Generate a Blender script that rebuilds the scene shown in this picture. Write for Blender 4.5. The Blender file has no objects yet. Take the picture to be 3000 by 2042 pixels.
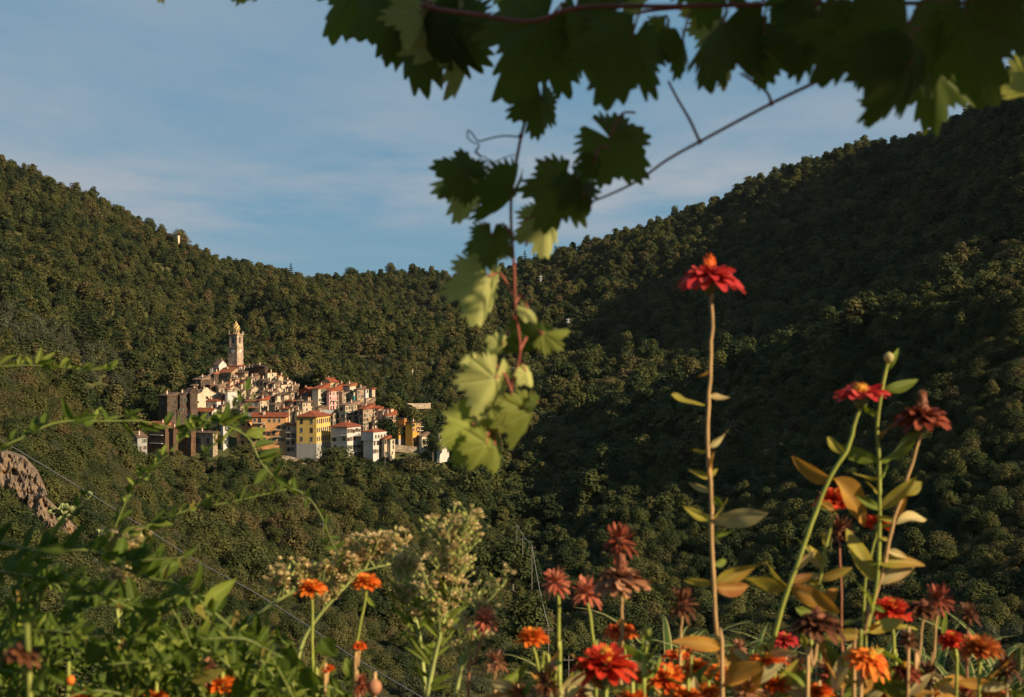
import bpy, bmesh, math, random
import numpy as np
from mathutils import Vector, Matrix, Euler

S = bpy.context.scene
COL = S.collection
R = math.radians
FPX, CX, CY, CAMZ = 3621.0, 1500.0, 1021.0, 1.6     # focal length and centre in photo pixels, camera height
rng = random.Random(7)
npr = np.random.RandomState(11)

def at(px, py, Y):
    """world point seen at photo pixel (px, py) at distance Y in front of the camera"""
    return Vector(((px - CX) / FPX * Y, Y, CAMZ - (py - CY) / FPX * Y))

# ------------------------------------------------------------------ object helpers
def tag(o, label=None, cat=None, group=None, kind=None):
    if label: o['label'] = label
    if cat: o['category'] = cat
    if group: o['group'] = group
    if kind: o['kind'] = kind
    return o

def empty(name, loc=(0, 0, 0), rz=0.0):
    o = bpy.data.objects.new(name, None)
    o.empty_display_size = 0.1
    o.location = loc; o.rotation_euler = (0, 0, rz)
    COL.objects.link(o)
    return o

def mesh_obj(name, verts, faces, mats, parent=None, loc=None, mi=None, smooth=False, attrs=None, link=True):
    me = bpy.data.meshes.new(name)
    me.from_pydata([tuple(v) for v in verts], [], [tuple(f) for f in faces])
    for m in (mats if isinstance(mats, (list, tuple)) else [mats]):
        me.materials.append(m)
    if mi is not None: me.polygons.foreach_set('material_index', np.asarray(mi, dtype=np.int32))
    if smooth: me.polygons.foreach_set('use_smooth', np.ones(len(me.polygons), dtype=bool))
    if attrs:
        for k, v in attrs.items():
            a = me.attributes.new(k, 'FLOAT', 'POINT'); a.data.foreach_set('value', np.asarray(v, dtype=np.float32))
    me.update()
    o = bpy.data.objects.new(name, me)
    if loc is not None: o.location = loc
    if parent is not None: o.parent = parent
    if link: COL.objects.link(o)
    return o

class MB:
    """collects shapes of one mesh"""
    def __init__(s): s.v = []; s.f = []; s.m = []
    def add(s, vs, fs, mi=0):
        b = len(s.v); s.v.extend(vs)
        for f in fs: s.f.append([i + b for i in f]); s.m.append(mi)
    def box(s, c, sz, mi=0, rot=None):
        x, y, z = [a / 2 for a in sz]
        vs = [Vector(p) for p in ((-x,-y,-z),(x,-y,-z),(x,y,-z),(-x,y,-z),(-x,-y,z),(x,-y,z),(x,y,z),(-x,y,z))]
        if rot is not None: vs = [rot @ v for v in vs]
        c = Vector(c)
        s.add([v + c for v in vs], [(0,3,2,1),(4,5,6,7),(0,1,5,4),(1,2,6,5),(2,3,7,6),(3,0,4,7)], mi)
    def tube(s, pts, rad, n=6, mi=0, cap=True):
        pts = [Vector(p) for p in pts]; N = len(pts)
        if not hasattr(rad, '__len__'): rad = [rad] * N
        b = len(s.v); up = Vector((0.13, 0.31, 1)).normalized()
        prev = None
        for i, p in enumerate(pts):
            t = (pts[min(i+1, N-1)] - pts[max(i-1, 0)])
            t = t.normalized() if t.length > 1e-9 else Vector((0, 0, 1))
            if prev is None:
                a = t.cross(up)
                if a.length < 1e-3: a = t.cross(Vector((1, 0, 0)))
            else:
                a = prev - t * prev.dot(t)
            a = a.normalized(); prev = a; c = t.cross(a)
            for k in range(n):
                an = 2 * math.pi * k / n
                s.v.append(p + (a * math.cos(an) + c * math.sin(an)) * rad[i])
        for i in range(N - 1):
            for k in range(n):
                k2 = (k + 1) % n
                s.f.append([b + i*n + k, b + i*n + k2, b + (i+1)*n + k2, b + (i+1)*n + k]); s.m.append(mi)
        if cap:
            s.f.append([b + k for k in range(n)][::-1]); s.m.append(mi)
            s.f.append([b + (N-1)*n + k for k in range(n)]); s.m.append(mi)
    def lathe(s, prof, n=12, mi=0, c=(0, 0, 0)):
        b = len(s.v); c = Vector(c)
        for r, z in prof:
            for k in range(n):
                an = 2 * math.pi * k / n
                s.v.append(c + Vector((r * math.cos(an), r * math.sin(an), z)))
        for i in range(len(prof) - 1):
            for k in range(n):
                k2 = (k + 1) % n
                s.f.append([b + i*n + k, b + i*n + k2, b + (i+1)*n + k2, b + (i+1)*n + k]); s.m.append(mi)
        s.f.append([b + (len(prof)-1)*n + k for k in range(n)]); s.m.append(mi)
        s.f.append([b + k for k in range(n)][::-1]); s.m.append(mi)
    def build(s, name, mats, parent=None, loc=None, smooth=False):
        return mesh_obj(name, s.v, s.f, mats, parent, loc, s.m, smooth)

def copy_tree(o, parent=None):
    c = o.copy(); COL.objects.link(c)
    if parent is not None: c.parent = parent
    for ch in list(o.children): copy_tree(ch, c)
    return c

# ------------------------------------------------------------------ materials
def new_mat(name):
    m = bpy.data.materials.new(name); m.use_nodes = True
    nt = m.node_tree
    return m, nt, nt.nodes['Principled BSDF']

def ramp(nt, fac, stops):
    r = nt.nodes.new('ShaderNodeValToRGB')
    el = r.color_ramp.elements
    while len(el) < len(stops): el.new(0.5)
    for e, (p, c) in zip(el, stops): e.position = p; e.color = (*c, 1)
    nt.links.new(fac, r.inputs[0])
    return r.outputs[0]

def noise(nt, scale, vec=None, detail=4, rough=0.55):
    n = nt.nodes.new('ShaderNodeTexNoise'); n.inputs['Scale'].default_value = scale
    n.inputs['Detail'].default_value = detail; n.inputs['Roughness'].default_value = rough
    if vec is not None: nt.links.new(vec, n.inputs['Vector'])
    return n.outputs['Fac']

def mixc(nt, fac, a, b, mode='MIX'):
    m = nt.nodes.new('ShaderNodeMix'); m.data_type = 'RGBA'; m.blend_type = mode
    if isinstance(fac, (int, float)): m.inputs[0].default_value = fac
    else: nt.links.new(fac, m.inputs[0])
    for i, x in ((6, a), (7, b)):
        if isinstance(x, tuple): m.inputs[i].default_value = (*x, 1)
        else: nt.links.new(x, m.inputs[i])
    return m.outputs[2]

def math_(nt, op, a, b=None, clamp=False):
    m = nt.nodes.new('ShaderNodeMath'); m.operation = op; m.use_clamp = clamp
    for i, x in enumerate((a, b)):
        if x is None: continue
        if isinstance(x, (int, float)): m.inputs[i].default_value = x
        else: nt.links.new(x, m.inputs[i])
    return m.outputs[0]

def bump(nt, bsdf, h, strength=0.3, dist=0.05):
    b = nt.nodes.new('ShaderNodeBump'); b.inputs['Strength'].default_value = strength; b.inputs['Distance'].default_value = dist
    nt.links.new(h, b.inputs['Height']); nt.links.new(b.outputs[0], bsdf.inputs['Normal'])

def coord(nt, kind='Object'):
    return nt.nodes.new('ShaderNodeTexCoord').outputs[kind]

def add_translucent(nt, bsdf, col, amount=0.35, gain=1.0):
    """leaf: part of the light passes through"""
    t = nt.nodes.new('ShaderNodeBsdfTranslucent')
    if isinstance(col, tuple): t.inputs[0].default_value = (*col, 1)
    else: nt.links.new(col, t.inputs[0])
    mx = nt.nodes.new('ShaderNodeMixShader'); mx.inputs[0].default_value = amount
    nt.links.new(bsdf.outputs[0], mx.inputs[1]); nt.links.new(t.outputs[0], mx.inputs[2])
    nt.links.new(mx.outputs[0], nt.nodes['Material Output'].inputs[0])

def flat_mat(name, c, rough=0.8, var=0.15, scale=8.0, spec=0.3):
    m, nt, b = new_mat(name)
    n = noise(nt, scale, coord(nt))
    d = tuple(max(0, x * (1 - var)) for x in c); l = tuple(min(1, x * (1 + var)) for x in c)
    nt.links.new(ramp(nt, n, [(0.3, d), (0.7, l)]), b.inputs['Base Color'])
    b.inputs['Roughness'].default_value = rough; b.inputs['Specular IOR Level'].default_value = spec
    return m

FG = 0.74
def foliage_mat(name, cols, patch=0.012, leafvar=0.22, trans=0.34):
    """tree crowns: hue drifts with the place of the tree, with the tree and with the leaf clump"""
    m, nt, b = new_mat(name)
    oi = nt.nodes.new('ShaderNodeObjectInfo')
    g = nt.nodes.new('ShaderNodeNewGeometry')
    pn = noise(nt, patch, g.outputs['Position'], 3)
    f = math_(nt, 'ADD', math_(nt, 'MULTIPLY', pn, 0.9), math_(nt, 'MULTIPLY', math_(nt, 'SUBTRACT', oi.outputs['Random'], 0.5), 0.55))
    k = len(cols)
    c = ramp(nt, f, [(0.2 + 0.6 * i / max(1, k - 1), x) for i, x in enumerate(cols)])
    li = math_(nt, 'ADD', math_(nt, 'MULTIPLY', g.outputs['Random Per Island'], 2 * leafvar * FG), FG * (1 - leafvar))
    hs = nt.nodes.new('ShaderNodeHueSaturation'); nt.links.new(c, hs.inputs['Color']); nt.links.new(li, hs.inputs['Value'])
    nt.links.new(hs.outputs[0], b.inputs['Base Color'])
    b.inputs['Roughness'].default_value = 0.75; b.inputs['Specular IOR Level'].default_value = 0.15
    if trans: add_translucent(nt, b, hs.outputs[0], trans)
    return m

# ------------------------------------------------------------------ camera, sky, sun
SUN_AZ, SUN_EL = R(117.0), R(25.5)
SKY_STR, SUN_STR, EXPO = 0.05, 5.0, 0.78
cam = bpy.data.cameras.new('camera'); cam.sensor_width = 36.0; cam.lens = 36.0 * FPX / 3000.0
cam.clip_start = 0.05; cam.clip_end = 6000.0
cam.dof.use_dof = True; cam.dof.focus_distance = 480.0; cam.dof.aperture_fstop = 11.0; cam.dof.aperture_blades = 7
co = bpy.data.objects.new('camera', cam); co.location = (0, 0, CAMZ); co.rotation_euler = (R(90), 0, 0)
COL.objects.link(co); S.camera = co

W = bpy.data.worlds.new('World'); S.world = W; W.use_nodes = True
nt = W.node_tree; bg = nt.nodes['Background']
sky = nt.nodes.new('ShaderNodeTexSky'); sky.sky_type = 'NISHITA'; sky.sun_disc = False
sky.sun_elevation = SUN_EL; sky.sun_rotation = SUN_AZ; sky.altitude = 300; sky.air_density = 1.0; sky.dust_density = 0.3; sky.ozone_density = 1.2
tc = nt.nodes.new('ShaderNodeTexCoord')
# thin cirrus: noise stretched along the wind, on a plane high above
sep = nt.nodes.new('ShaderNodeSeparateXYZ'); nt.links.new(tc.outputs['Generated'], sep.inputs[0])
zc = math_(nt, 'MAXIMUM', sep.outputs['Z'], 0.03)
cmb = nt.nodes.new('ShaderNodeCombineXYZ')
nt.links.new(math_(nt, 'DIVIDE', sep.outputs['X'], zc), cmb.inputs[0]); nt.links.new(math_(nt, 'DIVIDE', sep.outputs['Y'], zc), cmb.inputs[1])
mp = nt.nodes.new('ShaderNodeMapping'); mp.inputs['Rotation'].default_value = (0, 0, R(-28)); mp.inputs['Scale'].default_value = (0.55, 0.28, 1); mp.inputs['Location'].default_value = (1.7, 0.4, 0)
nt.links.new(cmb.outputs[0], mp.inputs[0])
n1 = noise(nt, 1.1, mp.outputs[0], 7, 0.62)
n2 = noise(nt, 0.35, mp.outputs[0], 2, 0.5)
cl = math_(nt, 'MULTIPLY', ramp(nt, n1, [(0.34, (0, 0, 0)), (0.58, (1, 1, 1))]), ramp(nt, n2, [(0.38, (0, 0, 0)), (0.58, (1, 1, 1))]))
cl = math_(nt, 'MULTIPLY', cl, 0.95)
air = mixc(nt, 0.82, sky.outputs[0], (1.62, 3.58, 5.25))          # evens out the band of light along the horizon
nt.links.new(mixc(nt, cl, air, (4.5, 5.1, 5.7)), bg.inputs[0])
bg.inputs[1].default_value = SKY_STR
sl = bpy.data.lights.new('sun', 'SUN'); sl.energy = SUN_STR; sl.angle = R(0.53); sl.color = (1.0, 0.80, 0.54)
so = bpy.data.objects.new('sun', sl); COL.objects.link(so)
sdir = Vector((math.sin(SUN_AZ) * math.cos(SUN_EL), math.cos(SUN_AZ) * math.cos(SUN_EL), math.sin(SUN_EL)))
so.rotation_euler = sdir.to_track_quat('Z', 'Y').to_euler(); so.location = (30, -30, 60)
vs = S.view_settings; vs.view_transform = 'Standard'; vs.look = 'None'; vs.gamma = 1.0; vs.exposure = EXPO
S.render.engine = 'CYCLES'
S.cycles.use_denoising = True; S.cycles.max_bounces = 5; S.cycles.diffuse_bounces = 2; S.cycles.transmission_bounces = 3; S.cycles.transparent_max_bounces = 4
S.cycles.glossy_bounces = 2; S.cycles.caustics_reflective = False; S.cycles.caustics_refractive = False
S.cycles.sample_clamp_indirect = 4.0
# ------------------------------------------------------------------ terrain: one continuous sheet, written as rows of (distance, photo y) over photo x
CROWN = [(-3000,1080),(0,1210),(300,1335),(365,1335),(400,1328),(450,1255),(500,1205),(550,1172),(600,1128),(650,1097),(700,1080),(760,1093),(820,1128),(870,1150),(930,1150),
         (1000,1150),(1060,1162),(1100,1195),(1160,1245),(1230,1292),(1300,1322)]
def vdepth(yb): return 478.0 + (1345.0 - yb) * 0.242
def crown(px): return float(np.interp(px, [c[0] for c in CROWN], [c[1] for c in CROWN]))
T = {   # A front, B lower, C mid, D near ridge / gully, E village foot, F village crown, G dip, H olive ridge, I hill, J upper, K ridge, L behind
 -3000: [(70,1900),(120,1200),(160,700),(220,300),(380,0),(430,-150),(470,-200),(560,-300),(640,-400),(900,-700),(1150,-800),(1600,-500)],
 -700: [(60,2150),(120,1300),(140,1100),(200,900),(380,1100),(430,1080),(470,1080),(560,640),(640,760),(900,430),(1150,150),(1600,500)],
 0:    [(60,2150),(140,1570),(156,1340),(230,1080),(400,1230),(450,1210),(490,1180),(580,893),(680,960),(960,700),(1250,490),(1700,700)],
 150:  [(65,2150),(142,1590),(160,1430),(240,1165),(405,1320),(455,1280),(495,1230),(590,962),(690,1020),(970,750),(1250,540),(1700,750)],
 300:  [(70,2150),(145,1640),(165,1530),(250,1290),(430,1400),(480,1336),(510,1270),(600,1030),(700,1085),(980,830),(1300,615),(1750,780)],
 450:  [(80,2150),(160,1790),(200,1650),(300,1480),(476,1350),(500,1255),(540,1215),(620,1125),(700,1150),(1000,900),(1320,688),(1800,830)],
 650:  [(90,2150),(180,1850),(250,1660),(340,1500),(477,1345),(538,1097),(575,1160),(640,1165),(720,1130),(1000,960),(1350,768),(1800,850)],
 900: [(110,2150),(200,1850),(280,1660),(370,1490),(478,1345),(525,1150),(590,1190),(700,1120),(850,1010),(1050,880),(1300,826),(1600,860)],
 1100: [(130,2150),(220,1880),(300,1690),(390,1510),(480,1345),(514,1195),(600,1200),(700,1130),(850,1040),(980,965),(1250,1000),(1750,812)],
 1280: [(150,2150),(230,1920),(310,1730),(400,1545),(482,1350),(492,1315),(610,1240),(700,1150),(820,1060),(980,985),(1250,960),(1750,820)],
 1450: [(160,2150),(240,1950),(320,1780),(400,1610),(490,1450),(520,1400),(640,1260),(720,1155),(840,1060),(1100,920),(1500,806),(2000,900)],
 1570: [(170,2150),(240,2000),(310,1870),(380,1740),(470,1570),(550,1430),(640,1290),(720,1175),(840,1070),(1050,920),(1350,778),(1900,900)],
 1750: [(170,2150),(235,2000),(310,1790),(390,1620),(490,1420),(590,1220),(650,1200),(730,1120),(830,1020),(1000,880),(1250,718),(1700,800)],
 2100: [(170,2150),(230,1960),(300,1760),(370,1590),(450,1380),(530,1130),(600,1160),(700,1050),(820,930),(980,770),(1200,608),(1600,700)],
 2500: [(165,2150),(218,1950),(283,1740),(346,1500),(408,1240),(470,970),(560,1030),(680,890),(800,760),(950,590),(1150,446),(1600,560)],
 2700: [(160,2150),(212,1940),(270,1710),(330,1440),(390,1180),(448,900),(540,960),(632,840),(745,690),(880,540),(1050,436),(1500,500)],
 3000: [(156,2150),(198,1920),(250,1680),(308,1400),(366,1110),(420,820),(515,870),(592,700),(640,520),(672,400),(705,300),(1200,300)],
 3700: [(140,2100),(186,1890),(238,1670),(302,1400),(372,1080),(436,740),(535,720),(600,440),(652,170),(720,130),(800,80),(1400,100)],
 4500: [(110,1950),(150,1800),(220,1600),(300,1400),(400,1130),(500,700),(550,500),(590,240),(630,-100),(690,-280),(780,-300),(1500,0)],
 6500: [(80,1850),(120,1700),(170,1550),(240,1350),(320,1150),(400,900),(440,700),(480,450),(510,0),(570,-650),(650,-850),(1500,0)],
}
cols = sorted(T)
GPX = np.unique(np.concatenate([np.arange(-3000, -700, 60), np.arange(-700, 3700, 12.5), np.arange(3700, 6501, 50)]))
GY = np.unique(np.concatenate([np.linspace(4.5, 60, 16), np.geomspace(60, 2200, 190)]))
tabY = np.array([[r[0] for r in T[c]] for c in cols], float); tabP = np.array([[r[1] for r in T[c]] for c in cols], float)
def smooth1(a, x, w):
    out = np.empty_like(a)
    for i, xi in enumerate(x):
        k = np.exp(-0.5 * ((x - xi) / w) ** 2); out[i] = (a * k).sum() / k.sum()
    return out
def pchip(x, y, xq):
    h = np.diff(x); d = np.diff(y) / h; m = np.zeros_like(y)
    for i in range(1, len(x) - 1):
        if d[i-1] * d[i] > 0: m[i] = 2 / (1 / d[i-1] + 1 / d[i])
    m[0] = d[0]; m[-1] = d[-1]
    i = np.clip(np.searchsorted(x, xq) - 1, 0, len(x) - 2)
    t = np.clip((xq - x[i]) / h[i], 0, 1)
    return (2*t**3-3*t**2+1)*y[i] + (t**3-2*t**2+t)*h[i]*m[i] + (-2*t**3+3*t**2)*y[i+1] + (t**3-t**2)*h[i]*m[i+1]
rowY, rowP = [], []
for r in range(tabY.shape[1]):
    py = np.interp(GPX, cols, tabP[:, r]); yy = np.interp(GPX, cols, tabY[:, r])
    if r == 5:
        sel = (GPX >= 365) & (GPX <= 1300)
        cp = np.array([crown(p) for p in GPX])
        py[sel] = cp[sel] + 4; yy[sel] = vdepth(cp[sel])
    w = 35 if r in (4, 5) else 55
    rowY.append(smooth1(yy, GPX, w)); rowP.append(smooth1(py, GPX, w))
rowY = np.array(rowY); rowP = np.array(rowP); rowP[10] += np.where(GPX < 2750, 13, 8)      # the crowns themselves make the skyline
def vnoise(x, y, seed):
    xi = np.floor(x).astype(int); yi = np.floor(y).astype(int); xf = x - xi; yf = y - yi
    def h(a, b):
        n = (a * 374761393 + b * 668265263 + seed * 974711) & 0x7fffffff
        n = ((n ^ (n >> 13)) * 1274126177) & 0x7fffffff
        return (n ^ (n >> 16)) % 10007 / 10007.0
    u = xf*xf*(3-2*xf); v = yf*yf*(3-2*yf)
    return (h(xi,yi)*(1-u)+h(xi+1,yi)*u)*(1-v) + (h(xi,yi+1)*(1-u)+h(xi+1,yi+1)*u)*v
GZ = np.zeros((len(GPX), len(GY)))
for j in range(len(GPX)):
    x = np.concatenate([[4.5, 9.0], rowY[:, j], [2300.0]]); z = CAMZ - (rowP[:, j] - CY) / FPX * rowY[:, j]
    z = np.concatenate([[-0.4, -2.6], z, [z[-1] - 40]])
    GZ[j] = pchip(x, z, GY)
GXX = (GPX[:, None] - CX) / FPX * GY[None, :]; GYY = np.broadcast_to(GY[None, :], GXX.shape)
amp = np.clip((GYY - 60) / 300, 0, 1) * np.interp(GYY, [0, 420, 450, 560, 600, 1000, 1500], [1, .7, .3, .3, 1, 2.2, 2.5])
GZ += amp * ((vnoise(GXX/60, GYY/60, 3) - .5) * 7 + (vnoise(GXX/24, GYY/24, 5) - .5) * 3.2)
pl = 1345.0 - (GYY - 478.0) / 0.242 + 16.0
pl = np.where(GYY < 478, 1352.0 + (478.0 - GYY) * 1.2, pl)
ctop = np.array([vdepth(crown(p)) for p in GPX])[:, None]
inv = (GPX[:, None] > 345) & (GPX[:, None] < 1335) & (GYY > 425) & (GYY < ctop + 3)
GZ = np.where(inv, np.minimum(GZ, CAMZ - (pl - CY) / FPX * GYY), GZ)
def H(x, y):
    """ground height at a world point"""
    px = CX + x / y * FPX
    i = int(np.clip(np.searchsorted(GPX, px) - 1, 0, len(GPX) - 2)); j = int(np.clip(np.searchsorted(GY, y) - 1, 0, len(GY) - 2))
    u = np.clip((px - GPX[i]) / (GPX[i+1] - GPX[i]), 0, 1); v = np.clip((y - GY[j]) / (GY[j+1] - GY[j]), 0, 1)
    return float((GZ[i,j]*(1-u)+GZ[i+1,j]*u)*(1-v) + (GZ[i,j+1]*(1-u)+GZ[i+1,j+1]*u)*v)
def hit(px, py, y0=60.0, y1=2000.0):
    """distance at which the line of sight through a photo pixel meets the ground"""
    i = int(np.clip(np.searchsorted(GPX, px), 0, len(GPX) - 1))
    p = CY - (GZ[i] - CAMZ) / GY * FPX
    ok = np.where((p <= py) & (GY >= y0) & (GY <= y1))[0]
    return float(GY[ok[0]]) if len(ok) else y1

m_ground, nt, b = new_mat('undergrowth_soil')
g = nt.nodes.new('ShaderNodeNewGeometry')
c = ramp(nt, noise(nt, 0.35, g.outputs['Position'], 8, 0.7), [(0.3, (0.040, 0.050, 0.016)), (0.5, (0.066, 0.070, 0.024)), (0.66, (0.095, 0.078, 0.036)), (0.8, (0.14, 0.11, 0.06))])
nt.links.new(c, b.inputs['Base Color']); b.inputs['Roughness'].default_value = 0.95; b.inputs['Specular IOR Level'].default_value = 0.1
nP, nY = GZ.shape
V = np.stack([GXX, GYY, GZ], -1).reshape(-1, 3)
idx = np.arange(nP * nY).reshape(nP, nY)
F = np.stack([idx[:-1, :-1], idx[1:, :-1], idx[1:, 1:], idx[:-1, 1:]], -1).reshape(-1, 4)
ter = mesh_obj('terrain', V.tolist(), F.tolist(), m_ground, smooth=True); tag(ter, kind='structure')
m_soil = flat_mat('garden_soil', (0.05, 0.037, 0.024), 0.95, 0.4, 6.0, 0.1)
gs = MB(); gs.add([(-300, -300, -0.02), (300, -300, -0.02), (300, 4.6, -0.02), (-300, 4.6, -0.02)], [(0, 1, 2, 3)])
tag(gs.build('garden_ground', m_soil), kind='structure')

# ------------------------------------------------------------------ tree shapes
def leaf_cloud(rs, blobs, nper, size, flat=0.8, jitter=0.5):
    """leaf clumps as small bent quads spread over the shells of the given blobs (x, y, z, rx, ry, rz)"""
    V, F = [], []
    for (bx, by, bz, rx, ry, rz) in blobs:
        n = int(nper * FINE)
        d = rs.normal(size=(n, 3)); d /= np.linalg.norm(d, axis=1)[:, None]
        r = 1.10 - jitter * rs.rand(n) ** 1.2
        p = d * r[:, None] * np.array([rx, ry, rz]) + np.array([bx, by, bz])
        nrm = d + rs.normal(size=(n, 3)) * 0.38; nrm[:, 2] += flat; nrm /= np.linalg.norm(nrm, axis=1)[:, None]
        a = np.cross(nrm, rs.normal(size=(n, 3))); a /= np.linalg.norm(a, axis=1)[:, None] + 1e-9
        c = np.cross(nrm, a)
        s = size / FINE ** .55 * (0.6 + 0.8 * rs.rand(n))[:, None]
        e = 0.6 + 0.5 * rs.rand(n)[:, None]
        q = np.stack([p - a*s - c*s*e*0.3, p - c*s*e + nrm*s*0.15, p + a*s*0.9 - nrm*s*0.1, p + c*s*e], 1)
        b = len(V); V.extend(q.reshape(-1, 3).tolist()); F.extend([[b+4*i, b+4*i+1, b+4*i+2, b+4*i+3] for i in range(n)])
    return V, F
def crown_blobs(rs, n, h0, h1, rad, top=0.75):
    out = []
    for k in range(n):
        t = (k + 0.5) / n
        z = h0 + (h1 - h0) * t
        w = rad * math.sqrt(max(0.05, 1 - (2 * t - 0.85) ** 2)) * 0.66
        an = k * 2.4 + rs.rand()
        s = rad * (0.34 + 0.22 * rs.rand())
        out.append((w * math.cos(an) * (0.5 + 0.5*rs.rand()), w * math.sin(an) * (0.5 + 0.5*rs.rand()), z, s, s, s * (0.72 + .25*rs.rand())))
    return out
def conifer_cloud(rs, h, rad, tiers, size):
    V, F = [], []
    for t in range(tiers):
        f = t / (tiers - 1); z = h * (0.16 + 0.82 * f); r = rad * (1 - f) ** 0.85 + 0.08 * rad
        for k in range(7):
            an = k * 0.9 + t * 0.37 + rs.rand() * .3; rr = r * (0.75 + .45 * rs.rand())
            for q in range(6):
                u = (q + 1) / 6
                p = np.array([math.cos(an) * rr * u, math.sin(an) * rr * u, z - 0.18 * rr * u + 0.05 * h * (rs.rand() - .5)])
                a = np.array([math.cos(an), math.sin(an), -0.25]); c = np.array([-math.sin(an), math.cos(an), (rs.rand() - .5) * .9])
                s = size * (1.15 - 0.5 * u) * (.7 + .6 * rs.rand())
                b = len(V); V.extend([(p - a*s*.6).tolist(), (p - c*s*.7).tolist(), (p + a*s).tolist(), (p + c*s*.7).tolist()]); F.append([b, b+1, b+2, b+3])
    return V, F
def trunk_mb(rs, h, r, limbs=4, spread=0.4):
    mb = MB(); mb.tube([(0, 0, -0.6), (0.03*h*rs.rand(), 0.02*h, h*0.35), (0, 0.02*h, h*0.75)], [r*1.25, r*.9, r*.35], 6)
    for k in range(limbs):
        an = k * 2.4 + rs.rand(); z = h * (0.28 + .1 * k / limbs)
        mb.tube([(0, 0, z), (spread*h*.25*math.cos(an), spread*h*.25*math.sin(an), z+h*.12), (spread*h*.6*math.cos(an), spread*h*.6*math.sin(an), z + h*.3)], [r*.6, r*.4, r*.15], 5)
    return mb

m_bark = flat_mat('bark', (0.09, 0.075, 0.055), 0.95, 0.35, 3.0, 0.1)
m_oak = foliage_mat('broadleaf_foliage', [(0.040, 0.060, 0.020), (0.078, 0.096, 0.028), (0.116, 0.124, 0.034), (0.155, 0.142, 0.044), (0.165, 0.122, 0.052)])
m_olive = foliage_mat('olive_foliage', [(0.078, 0.092, 0.044), (0.112, 0.122, 0.062), (0.145, 0.148, 0.085)])
m_pine = foliage_mat('conifer_foliage', [(0.022, 0.042, 0.014), (0.046, 0.066, 0.020), (0.070, 0.086, 0.026)])
m_scrub = foliage_mat('scrub_foliage', [(0.052, 0.072, 0.022), (0.094, 0.104, 0.032), (0.134, 0.124, 0.044), (0.170, 0.118, 0.055)])

def proto(kind, seed, fine=1.0):
    global FINE
    FINE = fine
    """a tree shape one metre in crown radius: (foliage verts, faces, trunk builder)"""
    rs = np.random.RandomState(seed)
    if kind == 'oak': V, F = leaf_cloud(rs, crown_blobs(rs, 11, 0.55, 1.75, 1.0), 95, 0.105); tr = trunk_mb(rs, 1.6, .07)
    elif kind == 'tall': V, F = leaf_cloud(rs, crown_blobs(rs, 13, 0.6, 2.7, 0.85), 85, 0.105); tr = trunk_mb(rs, 2.4, .08)
    elif kind == 'bush': V, F = leaf_cloud(rs, crown_blobs(rs, 9, 0.15, 1.0, 1.0), 100, 0.10); tr = trunk_mb(rs, .8, .05)
    elif kind == 'olive': V, F = leaf_cloud(rs, crown_blobs(rs, 9, 0.6, 1.6, 1.0), 90, 0.085, jitter=.6); tr = trunk_mb(rs, 1.4, .09)
    elif kind == 'pine': V, F = conifer_cloud(rs, 3.2, 1.0, 9, .17); tr = trunk_mb(rs, 3.6, .06, 0)
    elif kind == 'cypress':
        V, F = leaf_cloud(rs, [(0.04*rs.rand(), 0, .5 + .52*k, .62*math.sin(math.pi*(.2+.75*k/13))+.1, .62*math.sin(math.pi*(.2+.75*k/13))+.1, .5) for k in range(13)], 60, .14); tr = trunk_mb(rs, 5, .08, 0)
    elif kind == 'dead': V, F = leaf_cloud(rs, crown_blobs(rs, 5, .8, 1.9, .8), 26, .08); tr = trunk_mb(rs, 2.0, .06, 7, .6)
    return V, F, tr
FINE = 1.0
FOL = {'oak': m_oak, 'tall': m_oak, 'bush': m_scrub, 'olive': m_olive, 'pine': m_pine, 'cypress': m_pine, 'dead': m_scrub}
def proto_obj(kind, seed, fine=1.0):
    V, F, tr = proto(kind, seed, fine)
    b = len(V); fv = V + [tuple(v) for v in tr.v]; ff = F + [[i + b for i in f] for f in tr.f]
    return mesh_obj('forest_' + kind, fv, ff, [FOL[kind], m_bark], mi=[0]*len(F) + [1]*len(tr.f), link=False)

# ------------------------------------------------------------------ the woods: far-off trees nobody could count
KINDS = ['oak', 'oak', 'oak', 'tall', 'tall', 'bush', 'bush', 'bush', 'olive', 'olive', 'pine', 'pine', 'dead']
KINDS_NEAR = ['oak', 'oak', 'tall', 'bush', 'bush', 'olive', 'dead']
protos = [proto_obj(k, 100 + i) for i, k in enumerate(KINDS)] + [proto_obj(k, 200 + i, 2.6) for i, k in enumerate(KINDS_NEAR)]
BYK = {k: [i for i, kk in enumerate(KINDS) if kk == k] for k in set(KINDS)}
BYN = {k: [len(KINDS) + i for i, kk in enumerate(KINDS_NEAR) if kk == k] for k in set(KINDS_NEAR)}

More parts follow.
